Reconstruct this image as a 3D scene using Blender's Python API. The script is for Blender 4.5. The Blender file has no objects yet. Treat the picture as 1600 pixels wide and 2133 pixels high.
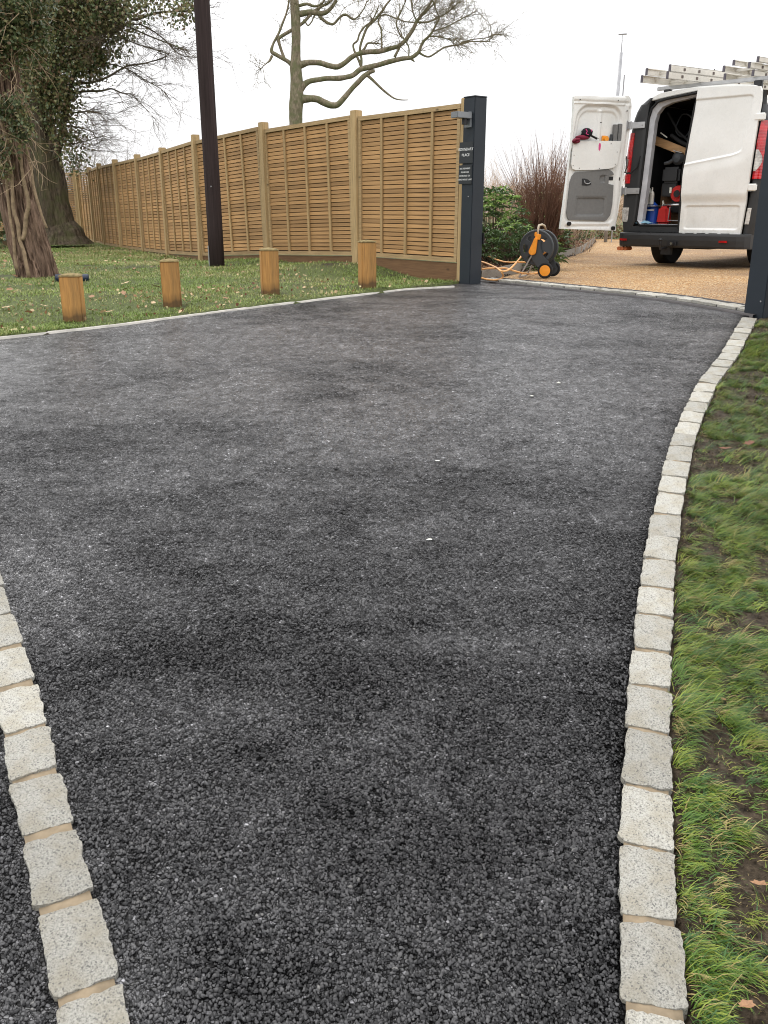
import bpy, bmesh, math, random
import numpy as np
from mathutils import Vector, Matrix, noise as mnoise

R = math.radians
C = bpy.context.scene.collection
scene = bpy.context.scene
rng = random.Random(7)

# ------------------------------------------------------------------ camera, light, exposure
PITCH = R(18.7)
cam_d = bpy.data.cameras.new('camera'); cam = bpy.data.objects.new('camera', cam_d); C.objects.link(cam)
cam.location = (0, 0, 1.36); cam.rotation_euler = (R(90) - PITCH, 0, 0)
cam_d.sensor_fit = 'HORIZONTAL'; cam_d.sensor_width = 36; cam_d.lens = 36 * 1850 / 1600
cam_d.clip_start = .05; cam_d.clip_end = 2000
scene.camera = cam

W = bpy.data.worlds.new('World'); scene.world = W; W.use_nodes = True
nt = W.node_tree; nt.nodes.clear()
SUN_EL, SUN_AZ = R(50), R(-35)            # azimuth from +Y towards +X
sky = nt.nodes.new('ShaderNodeTexSky'); sky.sky_type = 'NISHITA'; sky.sun_disc = False
sky.sun_elevation = SUN_EL; sky.sun_rotation = SUN_AZ; sky.air_density = 1.0; sky.dust_density = 6; sky.ozone_density = 1
mix = nt.nodes.new('ShaderNodeMixRGB'); mix.inputs[0].default_value = .93
tc = nt.nodes.new('ShaderNodeTexCoord'); sx = nt.nodes.new('ShaderNodeSeparateXYZ'); nt.links.new(tc.outputs['Generated'], sx.inputs[0])
cr = nt.nodes.new('ShaderNodeMapRange'); cr.inputs['From Min'].default_value = 0; cr.inputs['From Max'].default_value = 1; cr.inputs['To Min'].default_value = 10.2; cr.inputs['To Max'].default_value = 29.0
nt.links.new(sx.outputs[2], cr.inputs['Value'])
cn = nt.nodes.new('ShaderNodeTexNoise'); cn.inputs['Scale'].default_value = 2.2; cn.inputs['Detail'].default_value = 4; nt.links.new(tc.outputs['Generated'], cn.inputs['Vector'])
cm = nt.nodes.new('ShaderNodeMapRange'); cm.inputs['To Min'].default_value = .93; cm.inputs['To Max'].default_value = 1.07; nt.links.new(cn.outputs[0], cm.inputs['Value'])
ml = nt.nodes.new('ShaderNodeMath'); ml.operation = 'MULTIPLY'; nt.links.new(cr.outputs[0], ml.inputs[0]); nt.links.new(cm.outputs[0], ml.inputs[1])
cb = nt.nodes.new('ShaderNodeCombineXYZ'); tint = nt.nodes.new('ShaderNodeMixRGB'); tint.blend_type = 'MULTIPLY'; tint.inputs[0].default_value = 1; tint.inputs[2].default_value = (1, 1, 1.015, 1)
for k in range(3): nt.links.new(ml.outputs[0], cb.inputs[k])
nt.links.new(cb.outputs[0], tint.inputs[1]); nt.links.new(tint.outputs[0], mix.inputs[2])
bg = nt.nodes.new('ShaderNodeBackground'); bg.inputs[1].default_value = .10
wo = nt.nodes.new('ShaderNodeOutputWorld')
nt.links.new(sky.outputs[0], mix.inputs[1]); nt.links.new(mix.outputs[0], bg.inputs[0]); nt.links.new(bg.outputs[0], wo.inputs[0])

sl = bpy.data.lights.new('sun', 'SUN'); sl.energy = .8; sl.angle = R(25); sl.color = (1, .97, .92)
so = bpy.data.objects.new('sun', sl); C.objects.link(so); so.location = (0, 0, 30)
sd = Vector((math.sin(SUN_AZ) * math.cos(SUN_EL), math.cos(SUN_AZ) * math.cos(SUN_EL), math.sin(SUN_EL)))
so.rotation_euler = (-sd).to_track_quat('-Z', 'Y').to_euler()

scene.cycles.filter_width = 1.05
scene.view_settings.view_transform = 'Standard'; scene.view_settings.look = 'None'
scene.view_settings.exposure = 0.10; scene.view_settings.gamma = 1; scene.view_settings.use_curve_mapping = False

# ------------------------------------------------------------------ helpers
def smooth(a, b, x):
    t = min(1, max(0, (x - a) / (b - a))); return t * t * (3 - 2 * t)
def T(y):                                  # height of the drive: a ramp that flattens at the gate
    if y < 6.5: return .09 * y
    t = min(y - 6.5, 1.7); return .585 + .09 * t - .09 * t * t / 3.4
def Tn(y):
    t = np.clip(y - 6.5, 0, 1.7); return np.where(y < 6.5, .09 * y, .585 + .09 * t - .09 * t * t / 3.4)
CAM = Vector((0, 0, 1.36))
def ray(px, py):
    u = (px - 800) / 1850; v = (py - 1066.5) / 1850
    return Vector((u, math.cos(PITCH) - v * math.sin(PITCH), -math.sin(PITCH) - v * math.cos(PITCH)))
def G(px, py, off=0):                      # point on the drive surface
    r = ray(px, py); lo, hi = .5, 40
    for _ in range(40):
        m = (lo + hi) / 2; p = CAM + r * (m / r.y)
        if p.z > T(p.y) + off: lo = m
        else: hi = m
    return CAM + r * (lo / r.y)
def at(px, py, Y): r = ray(px, py); return CAM + r * (Y / r.y)

def tag(o, label=None, cat=None, group=None, kind=None):
    if label: o['label'] = label
    if cat: o['category'] = cat
    if group: o['group'] = group
    if kind: o['kind'] = kind
    return o
def empty(name, loc=(0, 0, 0), rz=0, label=None, cat=None, group=None):
    o = bpy.data.objects.new(name, None); C.objects.link(o); o.empty_display_size = .1
    o.location = loc; o.rotation_euler = (0, 0, rz)
    return tag(o, label, cat, group)

class MB:
    def __init__(s): s.v = []; s.f = []; s.m = []
    def add(s, vs, fs, mi=0):
        n = len(s.v); s.v += [tuple(p) for p in vs]; s.f += [tuple(i + n for i in f) for f in fs]; s.m += [mi] * len(fs)
    def box(s, c, d, rot=None, mi=0):
        x, y, z = d[0] / 2, d[1] / 2, d[2] / 2
        vs = [Vector((a * x, b * y, e * z)) for e in (-1, 1) for a, b in ((-1, -1), (1, -1), (1, 1), (-1, 1))]
        if rot: vs = [rot @ p for p in vs]
        c = Vector(c); s.add([p + c for p in vs], [(3, 2, 1, 0), (4, 5, 6, 7), (0, 1, 5, 4), (1, 2, 6, 5), (2, 3, 7, 6), (3, 0, 4, 7)], mi)
    def prism(s, poly, y0, y1, mi=0):      # polygon in x,z extruded along y
        n = len(poly); vs = [(x, y0, z) for x, z in poly] + [(x, y1, z) for x, z in poly]
        s.add(vs, [tuple(range(n)), tuple(range(2 * n - 1, n - 1, -1))] + [(i, i + n, (i + 1) % n + n, (i + 1) % n) for i in range(n)], mi)
    def tube(s, pts, rad, n=6, cap=True, mi=0, wob=None):
        pts = [Vector(p) for p in pts]; k = len(pts)
        if not hasattr(rad, '__len__'): rad = [rad] * k
        up = None; vs = []
        for i, p in enumerate(pts):
            d = (pts[min(i + 1, k - 1)] - pts[max(i - 1, 0)]); d = d.normalized() if d.length > 1e-9 else Vector((0, 0, 1))
            if up is None: up = d.orthogonal().normalized()
            else:
                up = up - d * up.dot(d); up = up.normalized() if up.length > 1e-6 else d.orthogonal().normalized()
            w = d.cross(up)
            for j in range(n):
                a = 2 * math.pi * j / n; rr = rad[i] * (wob(i, j, a) if wob else 1)
                vs.append(p + up * (rr * math.cos(a)) + w * (rr * math.sin(a)))
        fs = [(i * n + j, i * n + (j + 1) % n, (i + 1) * n + (j + 1) % n, (i + 1) * n + j) for i in range(k - 1) for j in range(n)]
        if cap: fs += [tuple(range(n - 1, -1, -1)), tuple(range((k - 1) * n, k * n))]
        s.add(vs, fs, mi)
    def lathe(s, prof, n=20, M=None, mi=0):  # profile of (r, y) round the local y axis
        vs = []; k = len(prof)
        for r, y in prof:
            for j in range(n):
                a = 2 * math.pi * j / n; p = Vector((r * math.cos(a), y, r * math.sin(a))); vs.append(M @ p if M else p)
        fs = [(i * n + j, (i + 1) * n + j, (i + 1) * n + (j + 1) % n, i * n + (j + 1) % n) for i in range(k - 1) for j in range(n)]
        fs += [tuple(range(n)), tuple(range(k * n - 1, (k - 1) * n - 1, -1))]
        s.add(vs, fs, mi)
    def build(s, name, mat, parent=None, sm=False, bevel=0, seg=2):
        me = bpy.data.meshes.new(name); me.from_pydata(s.v, [], s.f)
        mats = mat if isinstance(mat, (list, tuple)) else [mat]
        for m in mats: me.materials.append(m)
        if len(mats) > 1: me.polygons.foreach_set('material_index', s.m)
        bm = bmesh.new(); bm.from_mesh(me)
        if len(bm.faces) < 60000: bmesh.ops.recalc_face_normals(bm, faces=bm.faces)
        if bevel:
            es = [e for e in bm.edges if len(e.link_faces) == 2 and e.calc_face_angle(0) > R(28)]
            bmesh.ops.bevel(bm, geom=es, offset=bevel, segments=seg, affect='EDGES', clamp_overlap=True)
        bm.to_mesh(me); bm.free()
        if sm: me.polygons.foreach_set('use_smooth', [True] * len(me.polygons))
        o = bpy.data.objects.new(name, me); C.objects.link(o)
        if parent: o.parent = parent
        return o
def np_mesh(name, V, F, mat, parent=None, mi=None, sm=False):
    V = np.asarray(V, np.float32); F = np.asarray(F, np.int32); k = F.shape[1]
    me = bpy.data.meshes.new(name); me.vertices.add(len(V)); me.vertices.foreach_set('co', V.ravel())
    me.loops.add(F.size); me.loops.foreach_set('vertex_index', F.ravel())
    me.polygons.add(len(F)); me.polygons.foreach_set('loop_start', np.arange(0, F.size, k, dtype=np.int32))
    mats = mat if isinstance(mat, (list, tuple)) else [mat]
    for m in mats: me.materials.append(m)
    if mi is not None: me.polygons.foreach_set('material_index', np.asarray(mi, np.int32))
    if sm: me.polygons.foreach_set('use_smooth', np.ones(len(F), bool))
    me.update(calc_edges=True); me.validate()
    o = bpy.data.objects.new(name, me); C.objects.link(o)
    if parent: o.parent = parent
    return o
def inst(o, parent=None, loc=None):
    c = o.copy(); C.objects.link(c); c.parent = parent
    if loc is not None: c.location = loc
    return c
def copy_tree(o, parent=None):
    c = o.copy(); C.objects.link(c); c.parent = parent
    for ch in list(o.children): copy_tree(ch, c)
    return c
def fbm(p, o=3): return mnoise.fractal(p, 1.0, 2.0, o, noise_basis='PERLIN_ORIGINAL')

# ------------------------------------------------------------------ materials
class N:
    def __init__(s, name):
        s.m = bpy.data.materials.new(name); s.m.use_nodes = True; s.t = s.m.node_tree
        s.b = s.t.nodes['Principled BSDF']; s.co = None
    def n(s, typ, **k):
        x = s.t.nodes.new('ShaderNode' + typ)
        for a, v in k.items():
            if a.startswith('i_'):
                key = a[2:]; key = int(key) if key.isdigit() else key.replace('_', ' ')
                if hasattr(v, 'outputs') or hasattr(v, 'is_linked'): s.l(v, x.inputs[key])
                else: x.inputs[key].default_value = v
            else: setattr(x, a, v)
        return x
    def l(s, a, b): s.t.links.new(a.outputs[0] if hasattr(a, 'outputs') else a, b)
    def coord(s, sc=(1, 1, 1)):
        if s.co is None: s.co = s.n('TexCoord')
        if sc == (1, 1, 1): return s.co.outputs['Object']
        m = s.n('Mapping'); m.inputs['Scale'].default_value = sc; s.l(s.co.outputs['Object'], m.inputs['Vector']); return m.outputs[0]
    def noise(s, scale, detail=4, sc=(1, 1, 1), rough=.55, dist=0):
        return s.n('TexNoise', i_Scale=scale, i_Detail=detail, i_Roughness=rough, i_Distortion=dist, i_Vector=s.coord(sc)).outputs[0]
    def vor(s, scale, sc=(1, 1, 1), feature='F1', dim='3D', rnd=1):
        v = s.n('TexVoronoi', feature=feature, voronoi_dimensions=dim, i_Scale=scale, i_Vector=s.coord(sc)); v.inputs['Randomness'].default_value = rnd; return v
    def ramp(s, fac, stops):
        r = s.n('ValToRGB'); e = r.color_ramp.elements
        while len(e) < len(stops): e.new(.5)
        for x, (p, c) in zip(e, stops):
            x.position = p; x.color = (c if hasattr(c, '__len__') else (c, c, c)) + (1,) if not hasattr(c, '__len__') or len(c) == 3 else c
        s.l(fac, r.inputs[0]); return r.outputs[0]
    def mix(s, f, a, b, mode='MIX'):
        x = s.n('MixRGB', blend_type=mode)
        for i, v in enumerate((f, a, b)):
            if hasattr(v, 'is_linked'): s.l(v, x.inputs[i])
            elif hasattr(v, '__len__'): x.inputs[i].default_value = tuple(v) + (1,) if len(v) == 3 else v
            else: x.inputs[i].default_value = v if i == 0 else (v, v, v, 1)
        return x.outputs[0]
    def math(s, op, a, b=0, c=0):
        x = s.n('Math', operation=op)
        for i, v in enumerate((a, b, c)):
            if hasattr(v, 'is_linked'): s.l(v, x.inputs[i])
            else: x.inputs[i].default_value = v
        return x.outputs[0]
    def col(s, c): s.l(c, s.b.inputs['Base Color']) if hasattr(c, 'is_linked') else setattr(s.b.inputs['Base Color'], 'default_value', tuple(c) + (1,)); return s
    def rough(s, r): s.l(r, s.b.inputs['Roughness']) if hasattr(r, 'is_linked') else setattr(s.b.inputs['Roughness'], 'default_value', r); return s
    def spec(s, v): s.b.inputs['Specular IOR Level'].default_value = v; return s
    def bump(s, h, st=.5, d=.01, prev=None):
        b = s.n('Bump', i_Strength=st, i_Distance=d); s.l(h, b.inputs['Height'])
        if prev: s.l(prev, b.inputs['Normal'])
        s.l(b.outputs[0], s.b.inputs['Normal']); return b.outputs[0]
    def objvar(s, c, lo=.8, hi=1.2):
        o = s.n('ObjectInfo'); f = s.math('MULTIPLY_ADD', o.outputs['Random'], hi - lo, lo)
        return s.mix(1, c, s.n('CombineXYZ', i_0=f, i_1=f, i_2=f).outputs[0], 'MULTIPLY')
def simple(name, c, rough=.5, spec=.5, metal=0, var=.15, sc=8, bump=0, bsc=60, coat=0):
    n = N(name); f = n.noise(sc, 4)
    a = tuple(x * (1 - var) for x in c); b = tuple(x * (1 + var) for x in c)
    n.col(n.ramp(f, [(.3, a), (.7, b)])).rough(rough).spec(spec); n.b.inputs['Metallic'].default_value = metal
    if coat: n.b.inputs['Coat Weight'].default_value = coat; n.b.inputs['Coat Roughness'].default_value = .05
    if bump: n.bump(n.noise(bsc, 3), bump, .003)
    return n.m

def damp_sheen(n):                           # broad smoother damp areas, pale sheen painted into their colour, more up the drive, shared by the mat and its chippings
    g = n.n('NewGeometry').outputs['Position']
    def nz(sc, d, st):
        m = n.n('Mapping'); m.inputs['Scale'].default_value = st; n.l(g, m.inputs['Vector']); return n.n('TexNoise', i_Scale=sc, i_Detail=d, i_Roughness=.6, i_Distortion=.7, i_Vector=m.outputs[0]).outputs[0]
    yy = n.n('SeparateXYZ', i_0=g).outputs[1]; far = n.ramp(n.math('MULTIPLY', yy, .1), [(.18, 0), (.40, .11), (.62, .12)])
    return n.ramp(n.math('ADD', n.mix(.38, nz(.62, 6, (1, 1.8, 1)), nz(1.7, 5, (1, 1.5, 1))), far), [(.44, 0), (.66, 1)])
def m_chip(name, c, rough, spec):
    n = N(name); p = damp_sheen(n); f = n.noise(60, 3)
    b = n.ramp(f, [(.3, tuple(x * .55 for x in c)), (.7, tuple(x * 1.5 for x in c))])
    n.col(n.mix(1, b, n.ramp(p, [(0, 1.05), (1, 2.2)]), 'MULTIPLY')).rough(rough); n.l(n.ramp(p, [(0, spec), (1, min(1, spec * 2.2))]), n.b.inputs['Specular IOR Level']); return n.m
def m_tarmac():
    n = N('tarmac'); co = n.coord()
    wn = n.n('TexNoise', i_Scale=150, i_Detail=2, i_Vector=co)
    wv = n.n('VectorMath', operation='MULTIPLY_ADD'); n.l(wn.outputs['Color'], wv.inputs[0]); wv.inputs[1].default_value = (.0030, .0030, 0); n.l(co, wv.inputs[2]); cw = wv.outputs[0]
    def V(sc, feat='F1'): return n.n('TexVoronoi', feature=feat, voronoi_dimensions='2D', i_Scale=sc, i_Vector=cw)
    A, Ae, B, Be = V(132), V(132, 'DISTANCE_TO_EDGE'), V(250), V(250, 'DISTANCE_TO_EDGE')
    ca = n.n('SeparateColor', i_0=A.outputs['Color']); cb = n.n('SeparateColor', i_0=B.outputs['Color'])
    selA = n.math('GREATER_THAN', ca.outputs[2], .42)
    ea = n.ramp(Ae.outputs['Distance'], [(.05, 0), (.15, 1)]); eb = n.ramp(Be.outputs['Distance'], [(.05, 0), (.2, 1)])
    edge = n.mix(selA, eb, ea); r1 = n.mix(selA, cb.outputs[0], ca.outputs[0]); r2 = n.mix(selA, cb.outputs[1], ca.outputs[1]); colr = n.mix(selA, B.outputs['Color'], A.outputs['Color'])
    mid = n.noise(9, 3); grain = n.mix(.5, n.noise(60, 3, rough=.7), n.noise(22, 3))
    patch = damp_sheen(n)
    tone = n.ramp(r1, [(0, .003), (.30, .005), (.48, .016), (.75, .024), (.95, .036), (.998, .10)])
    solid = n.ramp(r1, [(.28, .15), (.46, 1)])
    keep = n.math('MAXIMUM', edge, n.math('MULTIPLY_ADD', patch, .45, .03))  # gaps between stones: black bitumen, with crevice shade painted into the colour
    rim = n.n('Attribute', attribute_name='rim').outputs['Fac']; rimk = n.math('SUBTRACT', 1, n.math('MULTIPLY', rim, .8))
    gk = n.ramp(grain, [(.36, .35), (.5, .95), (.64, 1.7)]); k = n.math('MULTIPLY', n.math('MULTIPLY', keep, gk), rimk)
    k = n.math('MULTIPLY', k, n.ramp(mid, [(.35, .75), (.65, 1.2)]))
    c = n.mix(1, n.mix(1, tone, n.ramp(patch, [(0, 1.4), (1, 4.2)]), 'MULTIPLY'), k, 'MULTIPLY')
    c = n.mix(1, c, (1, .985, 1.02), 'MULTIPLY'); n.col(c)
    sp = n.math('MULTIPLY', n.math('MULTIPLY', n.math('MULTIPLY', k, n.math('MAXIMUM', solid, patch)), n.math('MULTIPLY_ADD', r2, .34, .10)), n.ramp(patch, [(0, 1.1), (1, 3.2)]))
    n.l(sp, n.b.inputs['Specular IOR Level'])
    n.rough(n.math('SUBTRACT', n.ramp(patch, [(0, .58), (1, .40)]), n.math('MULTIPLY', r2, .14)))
    gm = n.n('NewGeometry'); tv = n.n('VectorMath', operation='MULTIPLY_ADD'); sb = n.n('VectorMath', operation='SUBTRACT'); n.l(colr, sb.inputs[0]); sb.inputs[1].default_value = (.5, .5, .5)
    n.l(sb.outputs[0], tv.inputs[0]); tv.inputs[1].default_value = (.6, .6, 0); n.l(gm.outputs['Normal'], tv.inputs[2])
    nm = n.n('VectorMath', operation='NORMALIZE'); n.l(tv.outputs[0], nm.inputs[0])
    b = n.n('Bump', i_Strength=.8, i_Distance=.003); n.l(edge, b.inputs['Height']); n.l(nm.outputs[0], b.inputs['Normal']); n.l(b.outputs[0], n.b.inputs['Normal'])
    return n.m
def m_stone(name='granite', base=(.375, .365, .325)):
    n = N(name)
    f = n.noise(260, 3, rough=.7); g = n.noise(14, 4); v = n.vor(330)
    c = n.ramp(f, [(.34, tuple(x * .5 for x in base)), (.46, tuple(x * .92 for x in base)), (.62, tuple(min(1, x * 1.22) for x in base))])
    c = n.mix(n.ramp(g, [(.42, 0), (.68, .6)]), c, (.30, .265, .19))
    sp = n.n('SeparateColor', i_0=v.outputs['Color']).outputs[0]
    c = n.mix(n.ramp(sp, [(.9, 0), (.93, .75)]), c, (.12, .115, .11))
    n.col(n.objvar(c, .76, 1.12)).rough(.8).spec(.35)
    b = n.bump(n.noise(140, 6, rough=.75), 1, .006); n.bump(n.noise(25, 3), .5, .008, b)
    return n.m
def m_wood(name, c, var=(.8, 1.18), axis=0, dark=None, spec=.3, knots=True):
    n = N(name); st = [1, 1, 1]; st[axis] = .06; st = tuple(st)
    f = n.noise(70, 5, st, .65); g = n.noise(3, 3)
    a = n.ramp(f, [(.3, tuple(x * .68 for x in c)), (.55, c), (.75, tuple(x * 1.2 for x in c))])
    a = n.mix(n.ramp(g, [(.45, 0), (.7, .35)]), a, tuple(x * .8 * (1, .93, .8)[i] for i, x in enumerate(c)))
    if knots:
        kst = [1, 1, 1]; kst[axis] = .45
        kv = n.vor(7.5, tuple(kst)); a = n.mix(n.ramp(kv.outputs['Distance'], [(.05, .8), (.13, 0)]), a, tuple(x * .22 for x in c))
    if dark:                                # damp and dirt from the ground, ragged edge
        z = n.n('SeparateXYZ', i_0=n.coord()).outputs[2]
        e = n.math('ADD', z, n.math('MULTIPLY', n.noise(14, 4, (1, 1, .35)), -dark * 1.6))
        a = n.mix(n.ramp(n.noise(9, 5, (1, 1, .12), .7), [(.5, 0), (.72, .55)]), a, (.10, .075, .035))
        a = n.mix(n.ramp(e, [(-.0, .7), (.02, .35), (.07, 0)]), a, (.022, .018, .013))
    n.col(n.objvar(a, *var)).rough(.72).spec(spec); n.bump(f, .35, .002)
    return n.m
def m_bark(name, c1, c2, sc=9, st=(1, 1, .22), bd=.03, moss=None):
    n = N(name); v = n.vor(sc, st, 'F1'); f = n.noise(sc * 1.6, 6, st, .65)
    c = n.ramp(f, [(.3, c1), (.7, c2)])
    if moss: c = n.mix(n.ramp(n.noise(5, 4), [(.42, 0), (.62, .75)]), c, moss)
    n.col(c).rough(.9).spec(.2); b = n.bump(v.outputs['Distance'], .6, bd); n.bump(f, .8, bd * .6, b)
    return n.m
def m_leaf(name, c, var=.35, rough=.45, trans=.0, sc=3.0):
    n = N(name); f = n.noise(sc, 3); g = n.noise(sc * 30, 2)
    k = n.mix(.5, f, g)
    n.col(n.ramp(k, [(.35, tuple(x * (1 - var) for x in c)), (.65, tuple(x * (1 + var) for x in c))])).rough(rough).spec(.4)
    if trans:
        t = n.n('BsdfTranslucent'); t.inputs[0].default_value = tuple(x * 1.6 for x in c) + (1,)
        ms = n.n('MixShader'); ms.inputs[0].default_value = trans
        out = n.t.nodes['Material Output']; n.l(n.b.outputs[0], ms.inputs[1]); n.l(t.outputs[0], ms.inputs[2]); n.l(ms.outputs[0], out.inputs[0])
    return n.m
def m_ground():
    n = N('lawn_soil'); f = n.noise(2.2, 5); g = n.noise(45, 5, rough=.7)
    c = n.ramp(g, [(.3, (.018, .0125, .008)), (.55, (.042, .029, .018)), (.75, (.085, .062, .04))])
    c2 = n.ramp(g, [(.3, (.035, .045, .012)), (.6, (.09, .115, .028)), (.8, (.15, .16, .05))])
    n.col(n.mix(n.ramp(f, [(.30, 0), (.46, .92)]), c, c2)).rough(.85).spec(.3); n.bump(g, 1, .02)
    return n.m
def m_mud():
    n = N('wet_mud'); g = n.noise(38, 6, rough=.7); f = n.noise(7, 4)
    c = n.ramp(g, [(.3, (.014, .010, .006)), (.5, (.042, .030, .018)), (.72, (.10, .075, .05))])
    n.col(c).rough(n.ramp(f, [(.35, .6), (.65, .9)])).spec(.2); b = n.bump(g, 1, .02); n.bump(n.noise(170, 3), .6, .004, b)
    return n.m
def m_gravel():
    n = N('golden_gravel'); v = n.vor(70, dim='2D'); cell = n.n('SeparateColor', i_0=v.outputs['Color']).outputs[0]
    c = n.ramp(cell, [(0, (.20, .10, .035)), (.25, (.40, .21, .07)), (.6, (.53, .30, .115)), (.85, (.62, .44, .23)), (1, (.75, .64, .44))])
    c = n.mix(n.ramp(n.noise(.9, 5), [(.40, 0), (.65, .6)]), c, (.24, .145, .08))
    c = n.mix(1, c, n.ramp(v.outputs['Distance'], [(.25, 1), (.75, .35)]), 'MULTIPLY')
    n.col(c).rough(.75).spec(.35); n.bump(n.math('MULTIPLY', v.outputs['Distance'], -1), .9, .012)
    return n.m
def m_mulch():
    n = N('bark_mulch'); v = n.vor(38); cell = n.n('SeparateColor', i_0=v.outputs['Color']).outputs[0]
    c = n.ramp(cell, [(0, (.012, .009, .007)), (.6, (.04, .027, .018)), (.85, (.10, .065, .04)), (1, (.26, .2, .14))])
    n.col(c).rough(.9).spec(.2); n.bump(v.outputs['Distance'], .9, .02)
    return n.m

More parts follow.
